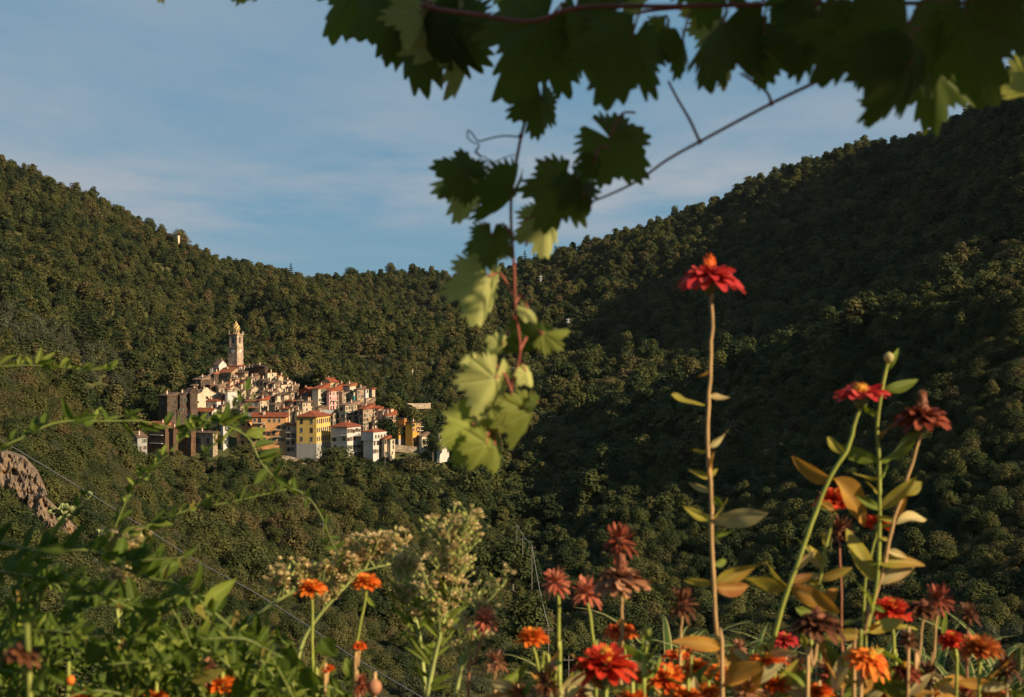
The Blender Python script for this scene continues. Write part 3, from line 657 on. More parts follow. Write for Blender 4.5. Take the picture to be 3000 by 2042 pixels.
# ------------------------------------------------------------------ the houses, from the foot of the village to its top
HH = [
 # lower row, along the edge of the slope
 ('tall yellow palazzo with a red hipped roof above a grey plinth', 869,927,968,1222,1345,'yellow','red','hip',dict(alpha=15,wl_win=(2,3),wr_win=(7,3),plinth=('plinth',6.0),style='dark',name='yellow_palazzo',oh=.6,win=(1.0,1.7))),
 ('white four storey house with red hipped roof right of the yellow palazzo', 970,1017,1057,1252,1346,'white','red','hip',dict(alpha=17,wl_win=(2,4),wr_win=(5,4),style='brown',oh=.6)),
 ('white house with an overhanging top floor beside the dark village tree', 1065,1093,1127,1267,1345,'white','red','hip',dict(alpha=24,wl_win=None,wr_win=(4,3,1.5),oh=.5)),
 ('narrow tan house with red roof joined to the overhanging white house', 1124,1126,1143,1286,1338,'tan','red','sb',dict(alpha=18,wr_win=(2,3),chim=0)),
 ('slim cream house at the right end of the lower row', 1142,1144,1157,1288,1334,'cream','old','flat',dict(alpha=18,wr_win=(1,3),chim=0)),
 ('salmon house with white balconies next to the yellow palazzo', 839,878,884,1246,1327,'salmon','red','sb',dict(alpha=5,wl_win=(3,4),oh=.5)),
 ('long orange apartment house with balconies and a red roof', 738,838,842,1222,1321,'orange','red','sb',dict(alpha=3,wl_win=(7,4,3.0),plinth=None,oh=.5,chim=2,rise=1.6,name='orange_apartment_house')),
 ('burnt orange house with hipped red roof left of the orange apartments', 694,702,738,1237,1304,'orange','red','hip',dict(alpha=40,wl_win=(1,4),wr_win=(2,4),oh=.6,win=(1,1.1))),
 ('narrow white house behind the leafy branch at the foot of the village', 651,654,670,1248,1304,'white','old','flat',dict(alpha=20,wr_win=(1,3),chim=0)),
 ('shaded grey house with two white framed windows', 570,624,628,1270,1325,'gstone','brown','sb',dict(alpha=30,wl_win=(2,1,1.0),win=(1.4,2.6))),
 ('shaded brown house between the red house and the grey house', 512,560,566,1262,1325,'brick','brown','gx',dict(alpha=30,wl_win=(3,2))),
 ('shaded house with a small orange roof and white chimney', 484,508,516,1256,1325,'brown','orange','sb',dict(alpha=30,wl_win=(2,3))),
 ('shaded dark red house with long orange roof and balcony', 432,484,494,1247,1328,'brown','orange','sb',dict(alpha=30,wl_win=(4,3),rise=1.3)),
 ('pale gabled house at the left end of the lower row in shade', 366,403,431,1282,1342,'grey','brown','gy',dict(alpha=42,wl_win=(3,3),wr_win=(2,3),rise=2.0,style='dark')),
 ('small red roof house between orange roof house and white terrace house', 549,566,570,1240,1262,'dstone','orange','sb',dict(alpha=6,chim=0)),
 # second row, left
 ('white house with long orange roof, glazed terrace and sunlit gable', 562,621,641,1206,1240,'white','orange','gx',dict(alpha=22,wl_win=(6,2),wr_win=(2,2),rise=1.3,style='dark')),
 ('grey house with a sloping orange roof left of the terrace house', 524,560,564,1204,1238,'grey','orange','sl',dict(alpha=8,wl_win=(2,1),rise=-1.2,win=(1.5,1.7),style='dark')),
 ('house with red hipped roof below the cream oratory', 576,635,649,1176,1204,'white','red','hip',dict(alpha=14,wl_win=(5,1),wr_win=(1,1),style='dark')),
 ('shaded stone house with a sunlit wedge of wall at the left edge', 464,490,520,1160,1262,'dstone','brown','sb',dict(alpha=42,wl_win=(2,4),wr_win=(2,3))),
 ('second shaded stone house from the left edge', 519,527,546,1156,1248,'dstone','dark','sb',dict(alpha=44,wr_win=(2,3))),
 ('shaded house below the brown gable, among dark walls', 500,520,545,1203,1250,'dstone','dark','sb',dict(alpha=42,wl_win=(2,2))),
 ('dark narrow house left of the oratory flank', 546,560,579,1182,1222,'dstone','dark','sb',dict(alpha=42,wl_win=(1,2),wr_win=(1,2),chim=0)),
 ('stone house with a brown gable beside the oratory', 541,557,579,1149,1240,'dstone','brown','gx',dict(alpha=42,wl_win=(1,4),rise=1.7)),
 # upper left
 ('tall dark house under ragged sunlit roofs on the left skyline', 566,588,612,1113,1152,'dstone','old','sb',dict(alpha=40,wl_win=(2,2),rise=1.6)),
 ('low house with pale broken roof below the skyline house', 600,606,624,1112,1130,'dstone','old','gx',dict(alpha=16,chim=1)),
 ('brown brick house behind the oratory gable', 612,615,645,1128,1150,'brick','old','sl',dict(alpha=18,wr_win=(2,1))),
 ('small stone house right of the brown brick house', 633,638,664,1131,1152,'stone','old','sb',dict(alpha=18,wr_win=(2,1))),
 ('broad stone wall house lit along its top edge', 637,641,668,1137,1168,'stone','old','sl',dict(alpha=20,wr_win=(2,2),chim=0)),
 ('white gabled house left of the bell tower on the hilltop', 627,641,664,1068,1094,'white','brown','gx',dict(alpha=20,wl_win=(2,1),wr_win=(1,1),rise=2.0)),
 ('grey house with paired windows under the white gabled house', 618,622,642,1078,1092,'grey','old','flat',dict(alpha=10,wr_win=(2,1),chim=0)),
 ('small house with a lit orange roof edge on the left slope', 620,627,648,1096,1114,'dstone','orange','sb',dict(alpha=16)),
 ('brown stone house with wide gable and long orange tiled roof', 643,677,709,1091,1114,'stone','orange','gx',dict(alpha=20,wl_win=(3,1),rise=2.0,name='stone_house')),
 # around the tower
 ('low church body with red roof and white wall at the tower foot', 668,701,720,1074,1086,'white','red','hip',dict(alpha=15,name='church',cat='church',chim=0)),
 ('house with long dark brown roof right of the church', 692,716,744,1093,1112,'stone','brown','sb',dict(alpha=14,rise=2.0,chim=2)),
 ('tall brown house on the skyline right of the tower', 744,776,785,1075,1116,'brown','dark','sl',dict(alpha=14,wr_win=(1,3),rise=1.0)),
 ('dark low house behind the tall brown house', 718,742,752,1080,1100,'dstone','dark','sb',dict(alpha=14,chim=2)),
 ('cream house with orange roof edge right of the tall brown house', 778,784,811,1093,1122,'cream','orange','flat',dict(alpha=16,wl_win=None,wr_win=(3,2))),
 ('small ochre gable on the right skyline', 811,816,830,1105,1118,'tan','orange','gx',dict(alpha=18,chim=1)),
 ('brown gabled house lowest on the right skyline', 829,841,857,1119,1130,'tan','old','gx',dict(alpha=22,wr_win=(1,1))),
 ('cream house with roof terrace below the brown gable', 819,824,867,1128,1148,'cream','old','flat',dict(alpha=18,wr_win=(4,1),chim=1)),
 ('cream house with tall shutters above the leafy shoot tip', 722,736,758,1110,1140,'cream','old','sb',dict(alpha=16,wl_win=(1,2),wr_win=(2,2),style='brown')),
 ('brown stone house with dark left flank in the middle of the slope', 757,772,787,1115,1148,'stone','brown','sb',dict(alpha=18,wl_win=(1,2),wr_win=(2,3))),
 ('pale terrace house between two brown stone houses', 783,788,803,1121,1152,'tan','brown','sb',dict(alpha=16,wr_win=(2,3))),
 ('tall cream stone house below the cream skyline house', 800,803,821,1124,1158,'cream','brown','sb',dict(alpha=16,wr_win=(2,3),chim=0)),
 ('little gabled stone house with a pinkish front', 771,779,793,1141,1158,'stone','brown','gx',dict(alpha=24,wr_win=(1,1))),
 ('cream gable peeping over the orange tiled roofs', 662,672,695,1124,1136,'cream','orange','gx',dict(alpha=16,chim=1)),
 ('red roofed house with arched wall in the upper middle', 697,707,722,1124,1140,'tan','red','sb',dict(alpha=14,wr_win=(1,1))),
 ('stone wall house under the long dark brown roof', 700,707,738,1106,1120,'stone','old','flat',dict(alpha=14,wr_win=(3,1),chim=0)),
 # middle
 ('tall house with grey loggia above and white wall below', 662,667,702,1140,1199,'gstone','red','gx',dict(alpha=12,wr_win=(3,3),rise=1.4,plinth=('white',7.0))),
 ('tan house behind the leafy shoot in the middle', 700,706,731,1152,1172,'tan','brown','gx',dict(alpha=15,wr_win=(2,1))),
 ('little white house beside the brown roofs', 747,749,766,1160,1176,'white','brown','sb',dict(alpha=12,wr_win=(2,1),chim=0)),
 ('stone house under a wide brown roof in the middle', 764,776,809,1160,1182,'gstone','brown','sb',dict(alpha=14,wl_win=(1,1),wr_win=(3,1),rise=2.2,chim=2)),
 ('white washed house with a turquoise band', 778,781,797,1170,1184,'white','orange','sb',dict(alpha=12,wr_win=(2,1),chim=0)),
 ('narrow cream house with tall dark windows in the middle', 808,812,837,1160,1192,'cream','brown','sb',dict(alpha=16,wr_win=(3,2),chim=0)),
 ('tan house under the widest dark roof right of the middle', 820,833,869,1158,1184,'tan','dark','sb',dict(alpha=14,wr_win=(3,1),rise=2.4,chim=2)),
 ('grey house with red porch roof and balconies', 720,758,762,1176,1212,'grey','orange','sb',dict(alpha=9,wl_win=(4,2),style='green',chim=1)),
 ('tall tan house with white framed windows', 758,762,788,1174,1214,'tan','red','sb',dict(alpha=12,wr_win=(3,3))),
 ('stone block house with a dark left flank above the orange apartments', 787,806,823,1187,1222,'stone','brown','sb',dict(alpha=18,wr_win=(2,2))),
 ('house with red roof over a deep dark opening', 821,846,856,1198,1234,'tan','red','sb',dict(alpha=12,wl_win=(1,1))),
 ('small house with red porch and grey green wall', 838,857,869,1176,1194,'grey','red','sb',dict(alpha=14,wl_win=(2,1))),
 ('slender tan house between the red porch and the dark hip roof', 854,857,870,1195,1232,'tan','brown','sb',dict(alpha=14,wr_win=(1,3),chim=0)),
 # right shoulder
 ('vermilion house with gabled red roof', 875,913,930,1146,1176,'red','red','gy',dict(alpha=14,wl_win=(1,1),wr_win=(1,2),rise=1.6,name='vermilion_house')),
 ('tan house under a rounded dark brown roof', 873,905,921,1166,1196,'tan','dark','hip',dict(alpha=18,wl_win=(2,1),wr_win=(2,2),rise=1.9)),
 ('row of tall tan walls above the yellow palazzo', 880,886,934,1180,1222,'tan','brown','sb',dict(alpha=20,wr_win=(6,3),rise=1.2,chim=2)),
 ('long cream house with red roof and green shutters', 914,932,963,1140,1204,'cream','red','sb',dict(alpha=16,wr_win=(4,5),rise=2.2,style='green')),
 ('pink house with two large windows', 960,964,1001,1146,1202,'pink','red','sb',dict(alpha=15,wr_win=(4,4),name='pink_house')),
 ('pale yellow house with a brown gable flank', 939,968,994,1119,1148,'pale','red','gy',dict(alpha=18,wr_win=(3,1),rise=1.7)),
 ('small lilac pink house right of the pale yellow house', 987,995,1013,1131,1152,'pink','red','gx',dict(alpha=20,chim=1)),
 ('brown sided house with cream front and orange roof', 1004,1025,1043,1131,1162,'cream','orange','sb',dict(alpha=18,wr_win=(2,1),rise=1.2)),
 ('stone lower house with a turquoise awning', 1000,1003,1048,1150,1182,'stone','old','flat',dict(alpha=15,wr_win=(4,2),chim=0)),
 ('stone house right of the turquoise awning', 1041,1047,1066,1142,1182,'stone','brown','sb',dict(alpha=16,wr_win=(2,3))),
 ('small house with a bright white wall on the right shoulder', 1052,1057,1069,1138,1152,'white','red','sb',dict(alpha=16,chim=0)),
 ('tiny white block house at the end of the right shoulder', 1068,1071,1079,1141,1154,'white','old','flat',dict(alpha=16,wr_win=(1,1),chim=0)),
 ('tall tan tenement with balconies and a dark left flank', 993,1012,1053,1188,1250,'tan','old','sb',dict(alpha=17,wl_win=(1,3),wr_win=(5,4),rise=1.4,style='brown')),
 ('tall stone tenement right of the tan tenement', 1050,1064,1095,1199,1262,'stone','red','sb',dict(alpha=18,wl_win=(1,3),wr_win=(4,5))),
 ('stone house with long brown roof behind the stone tenement', 1050,1060,1097,1188,1220,'stone','old','sb',dict(alpha=16,wr_win=(4,2),chim=2)),
 ('grey stone house under the striped awning', 943,976,997,1212,1250,'gstone','old','flat',dict(alpha=12,wl_win=(3,2),wr_win=(2,2),style='dark',chim=0)),
 ('lean to house below the tan tenement', 992,1003,1011,1230,1246,'brick','old','sl',dict(alpha=14,chim=0)),
 ('narrow stone house left of the striped awning', 929,933,946,1195,1228,'stone','brown','sb',dict(alpha=14,wr_win=(1,3),chim=0)),
 ('ruined stone turret at the right edge of the old town', 1078,1081,1094,1168,1192,'tan','stone','flat',dict(alpha=14,wr_win=(1,1),chim=0,name='ruined_turret',cat='ruin')),
 ('cream balcony house at the right edge of the old town', 1094,1097,1110,1196,1236,'cream','red','sb',dict(alpha=16,wr_win=(2,4),chim=0)),
 ('pale pink house right of the cream balcony house', 1107,1110,1121,1198,1236,'salmon','red','sb',dict(alpha=16,wr_win=(1,4),chim=0)),
 ('small cream house sloping down behind the dark village tree', 1117,1120,1130,1205,1240,'cream','old','sb',dict(alpha=16,wr_win=(1,3),chim=0)),
 ('cream villa with red roof and dormer above the dark village tree', 1124,1131,1160,1218,1254,'salmon','red','sb',dict(alpha=16,wr_win=(4,3),rise=1.7)),
 ('rust coloured block left of the tall ochre house', 1160,1184,1191,1226,1262,'rust','dark','flat',dict(alpha=12,chim=0)),
 ('tall ochre house with dark roof and stacked balconies', 1188,1209,1233,1238,1307,'ochre','dark','sb',dict(alpha=14,wl_win=None,wr_win=(3,5),rise=-.8)),
 ('ochre house with red hipped roof and grey base', 1155,1168,1200,1253,1303,'ochre','red','hip',dict(alpha=28,wr_win=(3,3),plinth=('plinth',2.2),chim=0,oh=.6)),
 ('small ruined cream house right of the ochre houses', 1231,1236,1256,1279,1312,'cream','old','sb',dict(alpha=16,wr_win=(2,1),chim=0)),
 ('narrow stone house beside the tall loggia house', 700,704,721,1190,1228,'gstone','brown','sb',dict(alpha=14,wr_win=(1,2),chim=0)),
 ('small stone house with dark roof right of the oratory', 641,646,663,1164,1192,'stone','dark','sb',dict(alpha=16,wr_win=(1,1))),
 ('low brown house behind the oratory roof', 594,602,618,1150,1166,'brick','old','sb',dict(alpha=18,chim=1)),
 ('small tan house above the little white house', 726,736,760,1141,1162,'tan','old','gx',dict(alpha=16,wr_win=(2,1))),
 ('tan house squeezed under the tall cream stone house', 790,796,813,1150,1172,'tan','brown','sb',dict(alpha=16,wr_win=(1,1))),
 ('tan house below the cream terrace house', 842,850,869,1142,1164,'stone','brown','sb',dict(alpha=16,wr_win=(2,1))),
 ('stone house under the long dark brown roof, on its right', 738,748,772,1098,1116,'stone','old','sb',dict(alpha=16,wr_win=(2,1),chim=2)),
 ('dark house below the ragged roofs on the left slope', 560,572,592,1130,1156,'dstone','old','sb',dict(alpha=14,wl_win=(1,1))),
 ('cream house below the lilac pink house', 985,992,1004,1150,1180,'cream','old','sb',dict(alpha=16,wr_win=(1,2),chim=0)),
 ('narrow tan house below the long cream house', 932,936,960,1200,1222,'tan','brown','sb',dict(alpha=16,wr_win=(2,1),chim=0)),
 ('salmon garage house below the cream balcony house', 1094,1099,1120,1232,1254,'cream','old','flat',dict(alpha=16,wr_win=(2,1),chim=0)),
 ('brown roofed house between the vermilion house and the dark hip roof', 868,878,898,1176,1200,'tan','old','sb',dict(alpha=16,wr_win=(2,1),chim=1)),
 ('stone house in the gap above the grey porch house', 720,730,752,1164,1186,'stone','brown','gx',dict(alpha=16,wr_win=(2,1))),
 ('low stone house below the stone block house', 800,806,824,1222,1240,'stone','old','sb',dict(alpha=14,chim=0)),
 ("tan house tucked under the vermilion house's neighbour", 846,852,872,1150,1172,'tan','brown','sb',dict(alpha=15,wr_win=(2,1))),
 ('stone house stepping down from the brown gable skyline house', 850,856,874,1134,1150,'gstone','old','sb',dict(alpha=15,wr_win=(1,1))),
 ('cream house between the dark roofed house and the red porch', 846,852,868,1186,1200,'cream','brown','sb',dict(alpha=15,wr_win=(1,1),chim=0)),
 ('small stone house above the turquoise banded house', 772,778,796,1154,1172,'stone','brown','gx',dict(alpha=16,wr_win=(1,1))),
 ('tan house just below the pinkish little gabled house', 790,796,812,1164,1184,'tan','old','sb',dict(alpha=15,wr_win=(2,1))),
 ('low stone house at the foot of the church', 700,708,728,1086,1100,'gstone','old','sb',dict(alpha=14,wr_win=(1,1),chim=2)),
 ('small pinkish house left of the arched red roofed house', 684,690,704,1112,1128,'salmon','old','sb',dict(alpha=15,wr_win=(1,1))),
 ('stone house with open loft under the wide gable house', 668,676,698,1112,1126,'stone','brown','sb',dict(alpha=15,wr_win=(2,1))),
 ('narrow cream house left of the cream shuttered house', 712,717,728,1116,1138,'cream','brown','sb',dict(alpha=15,wr_win=(1,2),chim=0)),
 ('tan house right of the little white house', 764,768,784,1150,1166,'tan','brown','sb',dict(alpha=15,wr_win=(1,1))),
 ('stone house left of the slender tan house', 832,838,850,1212,1236,'gstone','old','sb',dict(alpha=15,wr_win=(1,2),chim=0)),
 ('tan house wedged between the stone blocks and the tall tan walls', 866,870,884,1206,1236,'tan','brown','sb',dict(alpha=15,wr_win=(1,2))),
 ('cream house under the pink house terrace', 962,968,990,1202,1222,'cream','old','flat',dict(alpha=15,wr_win=(2,1),chim=0)),
 ("stone house right of the stone tenement's top", 1092,1096,1108,1222,1240,'gstone','old','sb',dict(alpha=15,wr_win=(1,1),chim=0)),
 ('grey stone house below the tower house on the left slope', 586,594,612,1146,1160,'dstone','old','sb',dict(alpha=18)),
 ('small white fronted house in the crowd below the church', 744,750,764,1120,1136,'white','old','sb',dict(alpha=15,wr_win=(1,1))),
 ('tan gable house in the crowd right of the wide brown roof', 806,811,826,1140,1160,'tan','old','gx',dict(alpha=16,wr_win=(1,1))),
 ('stone house at the left foot of the tall loggia house', 642,650,668,1190,1222,'gstone','brown','sb',dict(alpha=16,wr_win=(1,2))),
 ('isolated white house with a roof pergola at the far right', 1283,1288,1322,1289,1330,'white','old','flat',dict(alpha=12,wr_win=(3,3),chim=0,depth=9)),
]
HOBJ = {}
for (label, xl, xc, xr, yt, yb, wall, roof, rk, kw) in HH:
    HOBJ[label] = house(label, xl, xc, xr, yt, yb, wall, roof, rk, **kw)
def hb(start): return next(o for k, o in HOBJ.items() if k.startswith(start))
o = hb('long orange'); wl, wr, h = o['dims']
for i in range(3): add_balcony(o, 'L', -wl * .97, -wl * .62, h * (.42 + .2 * i) , 1.3)
for i in range(2): add_balcony(o, 'L', -wl * .30, -wl * .14, h * (.42 + .2 * i), 1.0)
o = hb('salmon house'); wl, wr, h = o['dims']
for i in range(2): add_balcony(o, 'L', -wl * .98, .5, h * (.52 + .23 * i), 1.2)
o = hb('white four'); wl, wr, h = o['dims']
add_balcony(o, 'L', -wl * .42, .6, h * .74, 1.0)
for i in range(3): add_balcony(o, 'R', wr * .55, wr * .98, h * (.2 + .24 * i), 1.1)
o = hb('white house with an overhanging'); wl, wr, h = o['dims']
mb = MB(); mb.box((-wl/2 + .0, wr/2, h * .84 - .01), (wl + 1.2, wr + 1.2, h * .31), 0); mb.build('upper_floor', WALL['white'], o)
for i in range(4): add_window(o, 'R', wr * (i + .5) / 4, h * .84, .9, 1.2).location.x = .605
o = hb('tall ochre'); wl, wr, h = o['dims']
for i in range(4): add_balcony(o, 'R', wr * .5, wr * 1.0, h * (.28 + .17 * i), 1.2)
o = hb('pink house'); wl, wr, h = o['dims']
add_balcony(o, 'R', wr * .1, wr * .55, h * .5, 1.0); add_balcony(o, 'R', wr * .75, wr, h * .72, 1.0)
o = hb('tall tan tenement'); wl, wr, h = o['dims']
add_balcony(o, 'R', wr * .05, wr * .5, h * .66, 1.1); add_balcony(o, 'R', wr * .7, wr * .95, h * .35, 1.2)
o = hb('long cream'); wl, wr, h = o['dims']
add_balcony(o, 'R', wr * .15, wr * .8, h * .38, 1.1); add_balcony(o, 'R', wr * .3, wr * .95, h * .2, 1.1)
o = hb('white house with long orange'); wl, wr, h = o['dims']
add_balcony(o, 'L', -wl, 0, h * .45, 1.2, WALL['white'])
o = hb('shaded dark red'); wl, wr, h = o['dims']
for i in range(2): add_balcony(o, 'L', -wl * .8, -wl * .1, h * (.35 + .3 * i), 1.1)
o = hb('pale gabled'); wl, wr, h = o['dims']
for i in range(2): add_balcony(o, 'L', -wl * .65, -wl * .1, h * (.33 + .3 * i), 1.0)
o = hb('grey house with red porch'); wl, wr, h = o['dims']
mb = MB(); mb.box((-wl/2, -.6, h * .5), (wl * 1.02, 1.3, .14), 0, Matrix.Rotation(R(14), 3, 'X')); mb.build('porch_roof', ROOF['orange'], o)
o = hb('isolated white'); wl, wr, h = o['dims']
mb = MB()
for px_ in (-wl + .4, -.4):
    for q in range(3): mb.box((px_, .6 + q * (wr - 1.2) / 2, h + 1.25), (.12, .12, 2.2), 0)
for q in range(7): mb.box((-wl/2, .5 + q * (wr - 1) / 6, h + 2.4), (wl, .1, .1), 0)
mb.build('pergola', m_conc, o)
o = hb('cream villa'); wl, wr, h = o['dims']
mb = MB(); mb.box((-1.6, wr * .72, h + 1.5), (2.4, 2.2, 2.0), 0); mb.box((-1.6, wr * .72, h + 2.58), (2.8, 2.6, .15), 1); mb.build('dormer', [WALL['salmon'], ROOF['red']], o)
m_turq = flat_mat('turquoise_canvas', (.06, .34, .32), .8, .15); m_awn = flat_mat('grey_beige_canvas', (.42, .38, .31), .85, .2)
o = hb('stone lower'); wl, wr, h = o['dims']
mb = MB(); mb.tube([(.5, wr * .72, .9), (.5, wr * .72, h * .62)], [1.0, 1.0], 10); mb.build('awning', m_turq, o)
o = hb('grey stone house under'); wl, wr, h = o['dims']
mb = MB(); mb.box((-wl * .5, -1.0, h * 1.02 + .6), (wl * 1.05, 3.2, .12), 0, Matrix.Rotation(R(24), 3, 'X')); mb.build('awning', m_awn, o)

# ------------------------------------------------------------------ oratory with its scrolled gable
Y = vdepth(1215); X0 = (578 - CX) / FPX * Y; z0 = CAMZ - (1205 - CY) / FPX * Y
orat = tag(empty('oratory', (X0, Y, z0), -R(28)), 'cream oratory with a scrolled curved gable and small round window', 'church', HOUSES)
k = (640 - CX) / FPX; D = (k * Y - X0) / (math.sin(R(28)) - k * math.cos(R(28))); s = Y / FPX
prof = [(0, 0), (0, 7.0), (.14, 7.2), (.22, 7.7), (.30, 8.9), (.38, 9.6), (.45, 9.7), (.52, 9.3), (.60, 8.4), (.70, 7.6), (.82, 7.2), (1, 7.0), (1, 0)]
mb = MB(); n = len(prof)
vsx = [Vector((.0, u * D, z - 3 if z == 0 else z)) for u, z in prof] + [Vector((-.5, u * D, z - 3 if z == 0 else z)) for u, z in prof]
mb.add(vsx, [list(range(n)), list(range(2*n - 1, n - 1, -1))] + [[i + n, (i + 1) % n + n, (i + 1) % n, i] for i in range(n)])
mb.build('gable_front', WALL['cream'], orat)
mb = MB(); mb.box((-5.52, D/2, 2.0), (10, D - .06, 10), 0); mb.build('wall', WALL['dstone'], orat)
rm = roof_mesh('gx', 10, D - .4, 7.0, 1.6, .2); ro = rm.build('roof', ROOF['old'], orat); ro.location = (-.55, .2, 0)
mb = MB(); mb.tube([(-.05, D * .45, 5.4), (.03, D * .45, 5.4)], [.7, .7], 12); mb.build('round_window', m_pane, orat)

# ------------------------------------------------------------------ bell tower
Y = 541.0; s = Y / FPX; a = R(24)
X0 = (694.6 - CX) / FPX * Y; z0 = CAMZ - (1082 - CY) / FPX * Y
tw = tag(empty('bell_tower', (X0, Y, z0), -a), 'tall square stone bell tower with a lantern and spiral striped cupola', 'tower')
Wd = 4.5; zt = (1082 - 979) * s; zc = (1082 - 1018) * s
m_tower = stone('tower_stone', (.62, .48, .36)); m_tow2 = plaster('lantern_ochre', (.66, .46, .20), .12); m_gold = flat_mat('glazed_gold_tile', (.66, .42, .12), .4, .2, 2, .5); m_gdark = flat_mat('glazed_dark_tile', (.10, .06, .035), .5, .2, 2, .4)
mb = MB(); mb.box((-Wd/2, Wd/2, zc/2 - 2), (Wd, Wd, zc + 4), 0); mb.build('lower_shaft', m_tower, tw)
U = Wd - .35
mb = MB(); mb.box((-Wd/2, Wd/2, (zc + zt)/2 + .1), (U, U, zt - zc - .2), 0)
for ex in (-1, 1):
    for ey in (-1, 1): mb.box((-Wd/2 + ex * (U/2 - .3), Wd/2 + ey * (U/2 - .3), (zc + zt)/2), (.75, .75, zt - zc - .5), 0)
mb.build('bell_stage', m_tower, tw)
for nm, zz, ov in (('cornice', zc, .35), ('cornice', zt, .6)):
    mb = MB(); mb.box((-Wd/2, Wd/2, zz), (Wd + ov, Wd + ov, .35), 0); mb.box((-Wd/2, Wd/2, zz - .24), (Wd + ov * .5, Wd + ov * .5, .2), 0); mb.build(nm, m_tower, tw)
for face in 'LR':
    mb = MB(); w2, hh, zz = .95, 2.3, zc + (zt - zc) * .52
    arc = [(w2/2 * math.cos(t), hh/2 + w2/2 * math.sin(t)) for t in [math.pi * i / 8 for i in range(9)]]
    pr = [(-w2/2, -hh/2), (w2/2, -hh/2)] + arc
    n = len(pr); mb.add([Vector((u, 0, v)) for u, v in pr] + [Vector((u, .3, v)) for u, v in pr], [list(range(n))] + [[i, i + n, (i + 1) % n + n, (i + 1) % n] for i in range(n)])
    o = mb.build('bell_opening', m_pane, tw)
    if face == 'L': o.location = (-Wd/2, .15, zz)
    else: o.location = (-.15, Wd/2, zz); o.rotation_euler = (0, 0, R(90))
    mb = MB(); mb.tube([(0, 0, 0), (0, -.06, 0)], [.8, .8], 20, 0); mb.tube([(0, -.061, 0), (0, -.09, 0)], [.08, .08], 8, 1)
    mb.box((0, -.075, .25), (.07, .02, .5), 1); mb.box((.18, -.075, 0), (.36, .02, .07), 1)
    o = mb.build('clock_face', [flat_mat('clock_enamel', (.62, .55, .46), .6, .1) if face == 'L' else bpy.data.materials['clock_enamel'], m_iron], tw)
    if face == 'L': o.location = (-Wd/2, 0, zc - 1.6)
    else: o.location = (0, Wd/2, zc - 1.6); o.rotation_euler = (0, 0, R(90))
cx, cy = -Wd/2, Wd/2; rl = 1.6; zl = zt + .18; z2 = (1082 - 963) * s; z3 = (1082 - 939) * s
mb = MB(); mb.lathe([(rl, zl), (rl, z2 - .3), (rl + .28, z2 - .28), (rl + .28, z2)], 8, 0, (cx, cy, 0)); lan = mb.build('lantern', m_tow2, tw)
for k in range(8):
    an = R(22.5 + 45 * k); mb = MB(); mb.box((0, 0, 0), (.5, .12, 1.1), 0); o = mb.build('lantern_window', m_pane, lan); o.location = (cx + rl * .93 * math.cos(an), cy + rl * .93 * math.sin(an), (zl + z2) / 2); o.rotation_euler = (0, 0, an + R(90))
hd = z3 - z2
prof = [(rl + .12, 0), (rl + .18, .10), (rl + .05, .24), (rl * .86, .38), (rl * .66, .52), (rl * .48, .64), (rl * .30, .76), (rl * .20, .84), (rl * .24, .89), (rl * .12, .94), (.03, 1.0)]
ND = 24; mb = MB()
fine = [(float(np.interp(t, [p[1] for p in prof], [p[0] for p in prof])), t) for t in np.linspace(0, 1, 22)]
for i, (r_, t) in enumerate(fine):
    for k in range(ND):
        an = 2 * math.pi * k / ND + t * 2.6
        mb.v.append(Vector((cx + r_ * math.cos(an), cy + r_ * math.sin(an), z2 + .002 + t * hd)))
for i in range(len(fine) - 1):
    for k in range(ND):
        k2 = (k + 1) % ND; mb.f.append([i*ND + k, i*ND + k2, (i+1)*ND + k2, (i+1)*ND + k]); mb.m.append(0 if (k // 2) % 2 == 0 else 1)
mb.build('cupola', [m_gold, m_gdark], tw, smooth=False)
for ex in (0, 1):
    for ey in (0, 1):
        mb = MB(); mb.lathe([(.22, 0), (.22, .5), (.30, .52), (.12, .9), (.16, 1.05), (.02, 1.35)], 8); o = mb.build('pinnacle', m_tower, tw); o.location = (-Wd * ex + (.15 if ex else -.15), Wd * ey + (-.15 if ey else .15), zt + .17)
# ------------------------------------------------------------------ far and middle distance: trees one can tell apart, poles, walls, huts
CROWN_ME = {}
def far_tree(kind, px, py_base, Y, hpx, label, seed=1, group=None, wide=1.0, cat='tree', lift=0.0):
    """a single tree standing on the ground at its place, hpx photo pixels tall"""
    key = (kind, seed)
    if key not in CROWN_ME:
        V, F, tr = proto(kind, 500 + seed, 2.2)
        c = mesh_obj('crown', V, F, FOL[kind], link=False); t = mesh_obj('trunk', tr.v, tr.f, m_bark, link=False)
        CROWN_ME[key] = (c.data, t.data, max(v[2] for v in V))
    cm, tm, top = CROWN_ME[key]
    p = at(px, py_base, Y); z = p.z - lift
    s = hpx / FPX * Y / top
    name = {'pine': 'conifer', 'cypress': 'cypress', 'olive': 'olive_tree'}.get(kind, 'broadleaf_tree')
    root = empty(name, (p.x, Y, z), seed * 1.3); root.scale = (s * wide, s * wide, s)
    tag(root, label, cat, group)
    for nm, me in (('crown', cm), ('trunk', tm)):
        o = bpy.data.objects.new(nm, me); o.parent = root; COL.objects.link(o)
    return root
def skyY(px):
    i = int(np.clip(np.searchsorted(GPX, px), 0, nP - 1)); m = GY > 560
    return float(GY[m][np.argmin(gp[i][m])])
